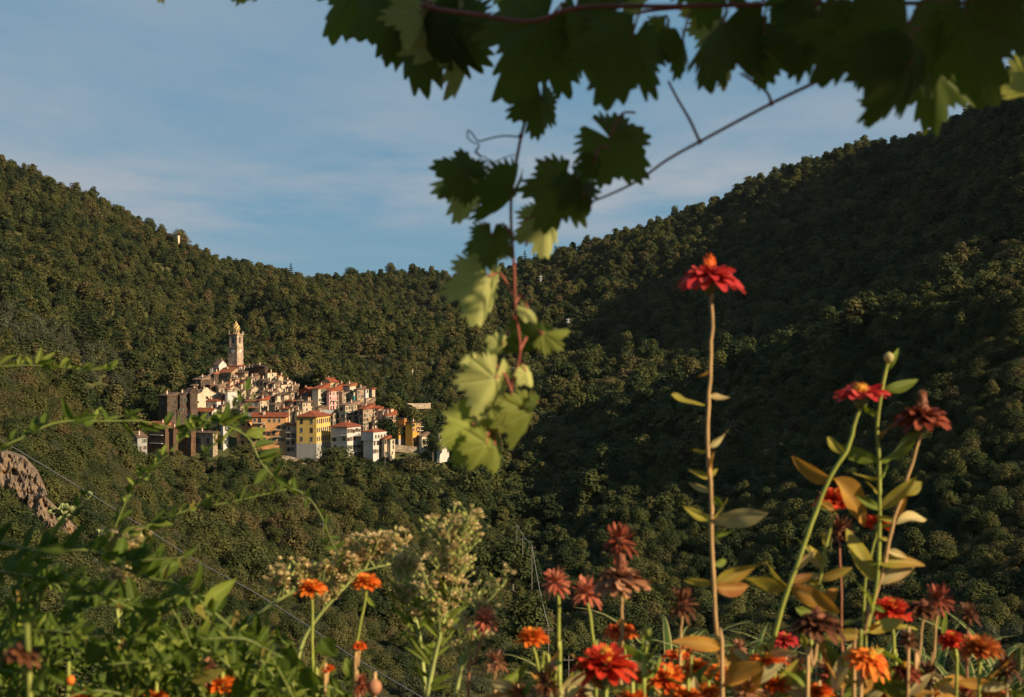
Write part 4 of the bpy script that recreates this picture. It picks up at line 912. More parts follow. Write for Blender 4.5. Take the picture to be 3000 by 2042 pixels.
RIDGE = [  # px, base py, height px, kind, label
 (52,512,26,'oak','round dark tree near the left end of the left ridge'), (108,535,18,'bush','small tree just right of the round dark tree on the left ridge'), (240,594,32,'pine','lone dark conifer on the left ridge above the open slope'),
 (372,652,34,'oak','rounded tree left of the orange hillside house on the ridge'), (438,672,36,'oak','dark tree right of the orange hillside house on the ridge'), (474,690,36,'tall','dark tree in the middle of the ridge top group'),
 (528,704,34,'oak','dark tree beside the pale little house on the ridge'), (832,816,30,'pine','first small conifer left of the saddle'), (852,822,50,'pine','tall conifer at the foot of the left ridge by the saddle'),
 (905,832,26,'oak','round tree at the lowest point of the saddle'), (1028,815,34,'oak','broad tree left of centre on the saddle skyline'), (1145,812,34,'oak','leaning broad crown at the middle of the saddle skyline'),
 (1538,815,48,'pine','broad conifer on the skyline behind the hanging vine leaves'), (1745,718,26,'oak','tree alone on the lower right ridge'), (2168,604,28,'oak','dark tree at the step of the right ridge'),
 (2254,560,30,'tall','dark upright tree at the next step of the right ridge'), (2560,444,34,'oak','round tree standing above the top of the right ridge'), (2150,610,22,'oak','small tree left of the ridge step')]
for i, (px, pb, hp, k, lab) in enumerate(RIDGE):
    Y = skyY(px); i0 = int(np.searchsorted(GPX, px)); pyg = float(np.interp(Y, GY, gp[i0]))
    far_tree(k, px, pyg + 4, Y, hp + max(0, pyg - pb) + 4, lab, i % 5, 'trees along the skyline')
SLOPE = [(2548,935,66,'pine','pointed conifer highest on the near right spur'), (2409,1015,60,'pine','slender conifer left of the pointed one on the spur'), (2696,985,58,'tall','loose tall tree with bare stem on the spur'),
 (2218,1140,56,'pine','conifer in the shade low on the spur'), (2150,1090,46,'pine','small conifer left on the shaded slope'), (2790,880,50,'pine','conifer at the right end of the spur'), (2925,800,52,'tall','tall tree near the right edge of the slope')]
for i, (px, pb, hp, k, lab) in enumerate(SLOPE):
    Y = hit(px, pb - 6, 300); far_tree(k, px, pb, Y, hp, lab, i % 4, 'conifers on the right slope')
VIL = [(1127,1100,62,'cypress','dark cypress on the terraces right of the old town',1.0,640), (1268,1332,66,'oak','dark round tree left of the isolated white house',1.0,470), (1135,1296,76,'oak','large dark tree between the ochre houses and the white house',1.25,489),
 (990,1400,95,'oak','broad green tree in front of the white four storey house',1.3,466), (945,1392,88,'dead','thin yellowing tree in front of the yellow palazzo wall',.9,468), (1050,1400,50,'bush','yellow green bush below the white houses',1.4,465), (1330,1330,60,'oak','tree right of the isolated white house',1.0,476),
 (905,1385,44,'cypress','small dark cypress below the yellow palazzo corner',.9,464), (1210,1380,46,'bush','bush on the earth bank under the ochre house',1.5,470), (690,1232,34,'bush','shrub on the bare bank above the orange house',1.6,500), (650,1236,30,'bush','shrub left on the bare bank above the orange house',1.6,500),
 (612,1262,34,'oak','small tree between the terrace house and the grey house',1.4,492), (720,1338,44,'bush','bush at the foot of the orange apartments',1.6,472), (470,1352,40,'oak','bush hiding the foot of the dark red house',1.4,466), (1095,1408,58,'oak','green tree below the overhanging white house',1.1,462),
 (800,1345,26,'bush','low bush at the foot of the salmon house',1.8,471)]
for i, (px, pb, hp, k, lab, wd, Y) in enumerate(VIL):
    far_tree(k, px, pb, Y, hp, lab, i % 6, 'trees among the houses', wd)
NEAR = [(340,1470,150,'oak','dark broad oak on the near left slope below the village end',1.2,285), (250,1420,160,'oak','dense oak left of the broad one on the near slope',1.2,255), (140,1290,120,'oak','rounded tree above the rock face',1.2,236), (420,1560,110,'olive','pale olive tree at the foot of the near slope',1.1,265),
 (60,1240,110,'bush','tall scrub above the left rock face',1.5,232), (1400,1700,120,'oak','rounded oak left of the dark gully',1.2,330), (1500,1720,150,'oak','tall crown hanging over the dark gully',1.1,330), (1010,1905,70,'dead','russet bush alone on the lower slope',1.8,205), (1540,1890,150,'oak','oak at the lower end of the gully edge',1.1,245)]
for i, (px, pb, hp, k, lab, wd, Y) in enumerate(NEAR):
    far_tree(k, px, pb, Y, hp, lab, i % 6, 'single trees on the near slopes', wd)

m_wood = flat_mat('weathered_pole', (.14, .12, .10), .9, .2); m_galv = flat_mat('galvanised_steel', (.52, .52, .50), .5, .15)
def pole(px, p0, p1, Y, label):
    b = at(px, p1, Y); t = at(px, p0, Y); h = t.z - b.z
    root = tag(empty('utility_pole', b), label, 'utility pole', 'utility poles on the hillsides')
    mb = MB(); mb.tube([(0, 0, -3), (0, 0, h)], [.13, .09], 8); mb.build('shaft', m_wood, root)
    mb = MB(); mb.box((0, 0, h - .7), (1.7, .14, .14)); mb.tube([(-.7, 0, h - .65), (-.7, 0, h - .35)], .06, 6); mb.tube([(.7, 0, h - .65), (.7, 0, h - .35)], .06, 6); mb.build('crossarm', m_wood, root)
    return t
P = [pole(1621,852,897,hit(1621,893,500),'pale pole right of the pylon on the upper slope'), pole(1769,775,806,hit(1769,803,600),'thin pole near the skyline on the right slope')]
tops = [pole(1514,1536,1580,330,'upper pole beside the dark gully'), pole(1531,1572,1592,325,'short pole between the two gully poles'), pole(1558,1596,1690,290,'tall thin pole in the dark gully'), pole(1607,1835,1890,225,'low pole at the bottom of the gully')]
pole(947,1527,1590,300,'lone thin pole on the slope below the yellow palazzo'); pole(1128,1322,1395,468,'pole on the earth bank below the cream house'); pole(1666,1921,2010,200,'white pole with crossarm at the bottom of the picture')
def wire(name, a, b, sag, rad, mat, label, cat='cable', group=None, n=24):
    pts = [a.lerp(b, i / n) - Vector((0, 0, sag * 4 * (i / n) * (1 - i / n))) for i in range(n + 1)]
    mb = MB(); mb.tube(pts, rad, 6); o = mb.build(name, mat, smooth=True); tag(o, label, cat, group); return o
m_wire = flat_mat('cable_steel', (.50, .46, .42), .5, .1)
wire('power_line', tops[0], tops[2], .6, .035, m_wire, 'thin line between the upper gully poles'); wire('power_line', tops[2], tops[3], 1.2, .035, m_wire, 'thin line dropping down the dark gully')
def pylon(px, p0, p1, Y, label):
    b = at(px, p1, Y); h = at(px, p0, Y).z - b.z
    root = tag(empty('pylon', b, .4), label, 'pylon', 'lattice pylons on the right slope')
    mb = MB(); w = h * .075; lv = 7
    P4 = lambda z, k: Vector(((1, -1, -1, 1)[k] * w * (1 - .82 * z / h), (1, 1, -1, -1)[k] * w * (1 - .82 * z / h), z))
    for k in range(4):
        mb.tube([P4(-2, k), P4(h, k)], .09, 4)
        for i in range(lv):
            za, zb = h * i / lv, h * (i + 1) / lv; mb.tube([P4(za, k), P4(zb, (k + 1) % 4)], .05, 4); mb.tube([P4(zb, k), P4(zb, (k + 1) % 4)], .045, 4)
    mb.build('lattice_mast', m_galv, root)
    for z in (.84, .95):
        mb = MB(); mb.tube([(-h * .11, 0, h * z), (h * .11, 0, h * z)], .09, 4); mb.tube([(-h * .11, 0, h * z), (0, 0, h * (z + .05))], .05, 4); mb.tube([(h * .11, 0, h * z), (0, 0, h * (z + .05))], .05, 4); mb.build('crossarm', m_galv, root)
pylon(1584,807,875,hit(1584,870,500),'lattice pylon on the upper slope left of the pale pole'); pylon(1665,933,1000,hit(1665,996,450),'lattice pylon half way down the right slope')
pylon(1624,1166,1222,hit(1624,1214,400),'lattice pylon low above the dark valley'); pylon(1757,1043,1082,hit(1757,1078,400),'small lattice pylon at the shadow edge')

HS = 'scattered houses on the hillsides'
def hut(label, xl, xc, xr, yt, yb, wall, roof, rk, Y, **k):
    if 600 < Y < 700: Y = hit(xc, yb - 2, 560)
    return house(label, xl, xc, xr, yt, yb, wall, roof, rk, Y=Y, group=HS, name='hillside_house', down=5, **k)
hut('orange walled house on the left ridge among dark trees', 402,414,424,671,684,'rust','orange','sb',skyY(410)-25,alpha=20,wr_win=(1,1),chim=0)
hut('tiny pale tower house on the left ridge', 515,521,527,690,702,'cream','old','flat',skyY(520)-20,alpha=20,chim=0)
hut('white hut dot on the upper left slope', 562,566,570,772,780,'white','red','sb',1180,alpha=20,chim=0)
hut('grey stone hut above the old town on the terraces', 1040,1054,1073,1104,1116,'gstone','dark','gx',650,alpha=24,wl_win=(1,1),chim=1)
hut('small cream house by the cypress on the terraces', 1203,1207,1218,1082,1104,'cream','old','sb',640,alpha=20,chim=0)
hut('low grey shed beside the cypress', 1152,1170,1182,1096,1106,'grey','dark','sb',650,alpha=14,chim=0)
hut('ruined brown hut low in the dark valley', 1620,1640,1658,1258,1276,'brick','brown','gx',hit(1640,1276,400)-12,alpha=24,chim=0)
hut('tiny white house on the shaded right slope', 1972,1976,1986,1148,1156,'white','red','sb',hit(1978,1156,400)-14,alpha=20,chim=0)
hut('small red roof hut right of the old town shoulder', 1086,1090,1099,1141,1150,'tan','red','sb',560,alpha=18,chim=0)
# terrace walls and the arched road wall
def wall_run(name, label, pts, Y0, Y1, hpx, mat, th=.8, cat='wall', group='dry stone terrace walls', arches=0):
    mb = MB(); n = len(pts)
    P3 = [at(px, py, Y0 + (Y1 - Y0) * i / (n - 1)) for i, (px, py) in enumerate(pts)]
    for i in range(n - 1):
        a, b = P3[i], P3[i+1]; h = hpx / FPX * Y0; d = (b - a); d.z = 0; nn = Vector((-d.y, d.x, 0)).normalized() * th
        q = [a - Vector((0,0,h+1.5)), b - Vector((0,0,h+1.5)), b, a]
        mb.add(q + [v + nn for v in q], [(0,1,2,3), (7,6,5,4), (3,2,6,7), (0,3,7,4), (1,5,6,2)])
    o = mb.build(name, mat); tag(o, label, cat, group)
    return o, P3
o, P3 = wall_run('road_wall', 'pale road wall with dark arches right of the old town', [(1158,1180),(1190,1181),(1225,1182),(1262,1181)], 560, 575, 6.5, WALL['gstone'], group=None)
for i in range(2):
    mb = MB(); c = at(1183 + i * 12, 1187, 561); r_ = .55
    pr = [(-r_, -1.2), (r_, -1.2)] + [(r_ * math.cos(t), r_ * math.sin(t)) for t in [math.pi * k / 8 for k in range(9)]]
    mb.add([c + Vector((u, -.12, v)) for u, v in pr] + [c + Vector((u, .4, v)) for u, v in pr], [list(range(len(pr)))]); mb.build('arch_opening', m_pane, o)
wall_run('retaining_wall', 'grey retaining wall under the ochre houses', [(1157,1303),(1190,1306),(1232,1310)], 486, 487, 9, WALL['gstone'], group=None)
wall_run('garden_wall', 'stone bank along the foot of the orange apartments', [(736,1322),(780,1330),(842,1336),(880,1345)], 473, 474, 14, WALL['gstone'], group=None)
wall_run('garden_wall', 'low pale wall below the white house at the village edge', [(885,1356),(935,1366),(985,1360)], 467, 468, 6, WALL['gstone'], group=None)
for i, (y, x0, x1) in enumerate([(1062,1270,1420),(1078,1230,1400),(1090,1300,1440),(1104,1250,1420)]):
    wall_run('terrace_wall', ['topmost terrace wall on the hillside right of the cypress','second terrace wall from the top on that hillside','third terrace wall, reaching farthest right','lowest terrace wall on that hillside'][i], [(x0, y + 4), ((x0+x1)/2, y), (x1, y + 3)], hit(1340, y, 550) - 6, hit(1340, y, 550) - 4, 5, WALL['stone'])

# ------------------------------------------------------------------ rock face and prickly pears on the near left slope
m_rock, nt, b = new_mat('limestone_face')
g = nt.nodes.new('ShaderNodeNewGeometry')
mpn = nt.nodes.new('ShaderNodeMapping'); mpn.inputs['Scale'].default_value = (1, 1, .35); nt.links.new(g.outputs['Position'], mpn.inputs[0])
c1 = ramp(nt, noise(nt, .55, mpn.outputs[0], 8, .7), [(.32, (.055, .037, .025)), (.45, (.145, .098, .062)), (.55, (.21, .145, .092)), (.66, (.26, .145, .06))])
nt.links.new(c1, b.inputs['Base Color']); b.inputs['Roughness'].default_value = .95; bump(nt, b, noise(nt, 2.2, mpn.outputs[0], 8, .7), .9, .4)
def rock(label, top, bot, Y, dep, seed):
    n, m_ = 40, 22; V, F = [], []
    rs = np.random.RandomState(seed)
    tx = [p[0] for p in top]; ty = [p[1] for p in top]; bx = [p[0] for p in bot]; by = [p[1] for p in bot]
    for i in range(n + 1):
        u = i / n; a = (np.interp(u, np.linspace(0, 1, len(tx)), tx), np.interp(u, np.linspace(0, 1, len(tx)), ty)); c = (np.interp(u, np.linspace(0, 1, len(bx)), bx), np.interp(u, np.linspace(0, 1, len(bx)), by))
        for j in range(m_ + 1):
            v = j / m_; px = a[0] + (c[0] - a[0]) * v; py = a[1] + (c[1] - a[1]) * v
            xx, yy = np.array(px / 14.0 + 50), np.array(py / 22.0 + 50)
            d = (float(vnoise(xx, yy, seed)) - .5) * 1.7 + (float(vnoise(xx * 3, yy * 2.2, seed + 1)) - .5) * 1.1 + (float(vnoise(xx * 7, yy * 6, seed + 2)) - .5) * .5
            yd = Y - dep * v + d + (2.5 if j in (0, m_) or i in (0, n) else 0)
            V.append(at(px, py, yd))
    for i in range(n):
        for j in range(m_): k = i * (m_ + 1) + j; F.append([k, k + 1, k + m_ + 2, k + m_ + 1])
    o = mesh_obj('rock_face', V, F, m_rock); tag(o, label, 'rock', kind=None); return o
rock('orange and grey rock face at the left edge below the cable', [(-60,1310),(20,1318),(70,1335),(110,1378),(130,1420)], [(-60,1560),(10,1530),(60,1500),(100,1470),(140,1450)], 152, 6, 21)
rock('pale streaked rock slab below the prickly pear', [(80,1440),(130,1450),(180,1500),(240,1560),(300,1600)], [(60,1640),(120,1650),(190,1650),(260,1660),(330,1665)], 147, 5, 33)
m_pad = flat_mat('prickly_pear_pad', (.20, .22, .08), .7, .3, 2.0)
def prickly_pear(px, py, Y, size, label, seed):
    rs = random.Random(seed); base = at(px, py, Y)
    root = tag(empty('prickly_pear', base), label, 'cactus', 'prickly pears on the near slope'); root.scale = (size, size, size)
    def pad(p, d, depth):
        mb = MB(); L, Wp = .42, .17; n = 10
        side = d.cross(Vector((rs.random()-.5, rs.random()-.5, rs.random()-.2))).normalized(); nn = d.cross(side)
        vs, fs = [], []
        for i in range(7):
            t = i / 6; w = Wp * math.sin(math.pi * (.12 + .8 * t)) ** .8
            for k in range(n):
                an = 2 * math.pi * k / n; vs.append(p + d * L * t + side * w * math.cos(an) + nn * .05 * math.sin(an) * math.sin(math.pi * (.1 + .8 * t)))
        for i in range(6):
            for k in range(n): k2 = (k + 1) % n; fs.append([i*n + k, i*n + k2, (i+1)*n + k2, (i+1)*n + k])
        fs.append([6*n + k for k in range(n)]); mb.add(vs, fs); mb.build('pad', m_pad, root, smooth=True)
        if depth:
            for q in range(rs.choice((2, 3))):
                d2 = (d + side * (rs.random() - .5) * 2.4 + nn * (rs.random() - .5) * 1.2 + Vector((0, 0, .15))).normalized(); pad(p + d * L * .9 + side * Wp * .5 * (rs.random() - .5), d2, depth - 1)
    for q in range(3): pad(Vector(((rs.random()-.5) * .3, (rs.random()-.5) * .3, -.1)), Vector(((rs.random()-.5) * 1.4, (rs.random()-.5) * .8, 1)).normalized(), 2)
prickly_pear(178,1522,143,1.9,'yellow green prickly pear on the brow of the pale slab',1); prickly_pear(60,1165,228,3.2,'large pale prickly pear above the rock face at the left',2)
prickly_pear(258,1462,150,1.0,'small prickly pear beside the cable',3); prickly_pear(300,1580,140,1.2,'prickly pear partly hidden behind the shrub leaves',4); prickly_pear(452,1668,135,1.1,'lowest prickly pear by the seed heads',5)

# ------------------------------------------------------------------ the cable across the valley in the foreground
cab = [(-700,905),(-300,1120),(0,1287),(220,1420),(440,1556),(568,1640),(736,1730),(890,1826),(1032,1924),(1220,2034),(1420,2160),(1560,2250)]
pts = []
for i in range(len(cab) - 1):
    for t in np.linspace(0, 1, 6, endpoint=False):
        px = cab[i][0] + (cab[i+1][0] - cab[i][0]) * t; py = cab[i][1] + (cab[i+1][1] - cab[i][1]) * t
        pts.append(at(px, py, 13.0 - 6.5 * (px + 700) / 2260))
mb = MB(); mb.tube(pts, .0042, 8); tag(mb.build('cable', flat_mat('steel_cable', (.17, .14, .12), .45, .1), smooth=True), 'taut grey steel cable slanting down across the left half', 'cable')
# ------------------------------------------------------------------ leaves
def leaf_mat(name, top, thru, trans=.35, vein=(.45, .45, .2), spots=None):
    m, nt, b = new_mat(name)
    a = nt.nodes.new('ShaderNodeAttribute'); a.attribute_name = 'vein'
    oi = nt.nodes.new('ShaderNodeObjectInfo'); tcn = coord(nt)
    n = noise(nt, 22, tcn, 4, .6)
    base = ramp(nt, n, [(0.3, tuple(x * .72 for x in top)), (0.7, tuple(x * 1.2 for x in top))])
    if spots:
        n2 = noise(nt, 9, tcn, 3, .6)
        base = mixc(nt, ramp(nt, n2, [(.5, (0, 0, 0)), (.68, (1, 1, 1))]), base, spots)
    col = mixc(nt, math_(nt, 'MULTIPLY', a.outputs['Fac'], .55), base, vein)
    hs = nt.nodes.new('ShaderNodeHueSaturation'); nt.links.new(col, hs.inputs['Color']); nt.links.new(math_(nt, 'ADD', math_(nt, 'MULTIPLY', oi.outputs['Random'], .34), .54), hs.inputs['Value'])
    nt.links.new(hs.outputs[0], b.inputs['Base Color']); b.inputs['Roughness'].default_value = .6; b.inputs['Specular IOR Level'].default_value = .12
    bump(nt, b, math_(nt, 'ADD', math_(nt, 'MULTIPLY', a.outputs['Fac'], -.6), math_(nt, 'MULTIPLY', n, .5)), .35, .004)
    th = mixc(nt, math_(nt, 'MULTIPLY', a.outputs['Fac'], .5), thru, tuple(x * .5 for x in thru))
    add_translucent(nt, b, th, trans)
    return m
def stem_mat(name, c): return flat_mat(name, c, .6, .25, 30, .3)

def basis(ang, roll=0.0, pitch=0.0):
    """leaf frame: tip direction at `ang` degrees in the picture (0 right, 90 down) swung `pitch` towards the viewer, face turned by `roll` about the tip axis"""
    a, p, r = R(ang), R(pitch), R(roll)
    d = Vector((math.cos(a) * math.cos(p), -math.sin(p), -math.sin(a) * math.cos(p)))
    n = Vector((0, -1, 0)); n = (n - d * n.dot(d)).normalized(); s = n.cross(d)
    n2 = n * math.cos(r) + s * math.sin(r); s2 = n2.cross(d)
    return d, s2, n2

def grape_leaf(rs, size, fold=.25, cup=.25, lob=1.0):
    """toothed five-lobed vine leaf: local x to the tip, y across, z up; origin where the stalk joins"""
    NT_, NR = 132, 7
    lobes = [(0, 1.0, 26), (55, .84, 24), (-55, .80 + .10 * rs.random(), 24), (108, .70, 26), (-108, .68, 26), (148, .52, 22), (-148, .50, 22)]; ta = 1.0
    veins = [R(l[0]) for l in lobes[:5]]
    V = [(0, 0, 0)]; A = [1.0]; F = []
    ph = rs.random() * 6
    for i in range(NT_):
        th = -168 + 336 * i / (NT_ - 1)
        r = .60 if abs(th) < 125 else .60 - (abs(th) - 125) / 43 * .22
        for c, h, w in lobes: r = max(r, h * (1 - .20 * lob * min(1.6, abs(th - c) / w) ** 1.3))
        if i % 5 == 0: ta = .5 + .9 * rs.random()
        r += (-.06, -.02, .03, .085, .05)[i % 5] * ta * (1.0 if abs(th) < 155 else .3)
        for k in range(1, NR + 1):
            f = (k / NR) ** .85
            x, y = r * f * math.cos(R(th)), r * f * math.sin(R(th))
            rr = r * f
            dv = min(abs(math.sin(R(th) - v)) * rr if math.cos(R(th) - v) > 0 else 9 for v in veins)
            side = min(abs(((rr - abs(y) * .55) * 5.5) % 1 - .5) * .12 + .012, .1)
            A.append(max(0.0, 1 - dv / .022, (.55 - side / .03) if abs(th) < 150 else 0))
            z = -fold * abs(y) * .8 - cup * rr * rr + .07 * math.sin(3 * R(th) + ph) * rr + .035 * math.sin(9 * R(th) + ph * 2) * rr * f - .025 * max(0, 1 - dv / .05)
            V.append((x, y, z))
    for i in range(NT_ - 1):
        F.append((0, 1 + i * NR, 1 + (i + 1) * NR))
        for k in range(NR - 1): F.append((1 + i*NR + k, 2 + i*NR + k, 2 + (i+1)*NR + k, 1 + (i+1)*NR + k))
    return [Vector(v) * size for v in V], F, A
def lance_leaf(rs, L, Wd, fold=.35, bend=.3, twist=.25, n=10):
    V, F, A = [], [], []
    tw = (rs.random() - .5) * 2 * twist; wv = .06 + .16 * twist * rs.random(); wp = rs.random() * 6; sw = (rs.random() - .5) * .3
    for i in range(n + 1):
        t = i / n; w = Wd * (math.sin(math.pi * min(1, t ** .75)) ** .85) * (1 if t < 1 else 0) + (.03 * Wd if i == 0 else 0)
        for k in (-1, -.5, 0, .5, 1):
            y = w * k; z = fold * abs(y) - bend * L * t * t + tw * y * t * 2.4 + wv * Wd * math.sin(7 * t + 2.2 * k + wp) * (.3 + abs(k)); y += sw * L * t * t
            V.append(Vector((L * t, y, z))); A.append(1.0 if k == 0 else 0.0)
    for i in range(n):
        for k in range(4): F.append((i*5 + k, (i+1)*5 + k, (i+1)*5 + k + 1, i*5 + k + 1))
    return V, F, A
def to_world(V, o, fr): d, s, n = fr; return [o + d * v.x + s * v.y + n * v.z for v in V]

# ------------------------------------------------------------------ grape vine on the trellis overhead
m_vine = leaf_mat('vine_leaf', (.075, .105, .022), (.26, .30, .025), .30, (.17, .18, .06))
m_viney = leaf_mat('sunlit_pale_vine_leaf', (.50, .51, .16), (.50, .50, .10), .3, (.56, .54, .24))  # copy for leaves in the sun: sunlight added to the pale underside colour
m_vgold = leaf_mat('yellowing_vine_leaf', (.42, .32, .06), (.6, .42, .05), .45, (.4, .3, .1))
m_cane = stem_mat('red_brown_cane', (.22, .055, .032)); m_cane2 = stem_mat('red_leaf_stalk', (.30, .085, .05)); m_tend = stem_mat('thin_tendril', (.20, .17, .17))
vine = tag(empty('grape_vine', at(2300, -900, 1.0)), 'grape vine with red shoots and large toothed leaves hanging in from above', 'vine')
VO = Vector(vine.location)
def vpart(name, V, F, mat, A=None, parent=None, smooth=True):
    o = mesh_obj(name, [Vector(v) - VO for v in V], F, mat, parent or vine, smooth=smooth, attrs={'vein': A} if A else None); return o
def vtube(name, pts, rad, mat, parent=None, n=8):
    mb = MB(); mb.tube([Vector(p) - VO for p in pts], rad, n); o = mesh_obj(name, mb.v, mb.f, mat, parent or vine, smooth=True); return o
def smooth_path(P, k=5):
    P = [Vector(p) for p in P]; out = []
    for i in range(len(P) - 1):
        p0, p1, p2, p3 = P[max(0, i-1)], P[i], P[i+1], P[min(len(P)-1, i+2)]
        for j in range(k):
            t = j / k; out.append(.5 * ((2*p1) + (p2-p0)*t + (2*p0-5*p1+4*p2-p3)*t*t + (3*p1-p0-3*p2+p3)*t**3))
    out.append(P[-1]); return out
def path(pp, Y, k=5):
    """photo polyline to a smooth path; Y is one distance or (start, end)"""
    n = len(pp); ys = [Y] * n if not isinstance(Y, tuple) else [Y[0] + (Y[1] - Y[0]) * i / (n - 1) for i in range(n)]
    return smooth_path([at(p[0], p[1], y) for p, y in zip(pp, ys)], k)
def taper(n, a, b): return [a + (b - a) * i / (n - 1) for i in range(n)]
px2m = lambda p, Y: p / FPX * Y
canes = [('cane', [(700,-160),(1000,-60),(1200,2),(1270,24),(1420,46),(1560,62),(1700,22),(2000,18),(2470,10),(3000,2),(3500,-60)], (1.25, .95), 6.8),
    ('cane', [(1560,300),(1600,180),(1695,135),(1760,70),(1900,32),(2060,20)], 1.22, 6),
    ('side_shoot', [(2900,-60),(2650,95),(2440,215),(2260,303),(2050,415),(1955,468),(1850,540),(1700,602),(1535,642)], (1.02, 1.2), 6.5),
    ('leaf_stalk', [(2050,415),(2020,350),(1985,290),(1958,238)], 1.12, 4.5), ('leaf_stalk', [(2260,303),(2248,272),(2215,245),(2168,214)], 1.08, 4.5),
    ('hanging_shoot', [(1562,180),(1556,290),(1527,398),(1502,540),(1497,640),(1506,780),(1510,900),(1524,1030),(1500,1130),(1487,1250),(1440,1275),(1408,1300)], 1.2, 5.5)]
for nm, pp, Y, rad in canes:
    P_ = path(pp, Y); y0 = Y[0] if isinstance(Y, tuple) else Y
    r = px2m(rad, y0)
    vtube(nm, P_, taper(len(P_), r, r * (.5 if 'shoot' in nm else .75)), m_cane)
mb_nodes = [(1556,398,1.2,8),(1270,24,1.17,11),(2050,415,1.13,8),(2260,303,1.08,8),(1508,930,1.2,8)]
for px, py, Y, r in mb_nodes:
    mb = MB(); c = at(px if px != 1556 else 1526, py, Y) - VO; rr = px2m(r, Y)
    mb.lathe([(rr*.3, -rr), (rr*.9, -rr*.5), (rr, 0), (rr*.9, rr*.5), (rr*.3, rr)], 10, 0, c); mesh_obj('node', mb.v, mb.f, m_cane, vine, smooth=True)
for pp in ([(1524,402),(1480,398),(1440,404),(1402,413),(1384,392),(1372,382),(1370,402),(1386,417),(1404,424),(1396,440),(1408,455),(1424,462),(1430,485),(1444,476),(1462,468),(1500,455),(1522,452)], [(1404,430),(1392,445),(1402,455),(1412,470),(1410,492)]):
    P_ = path(pp, 1.2, 6); vtube('tendril', P_, taper(len(P_), px2m(2.6, 1.2), px2m(1.4, 1.2)), m_tend, n=6)
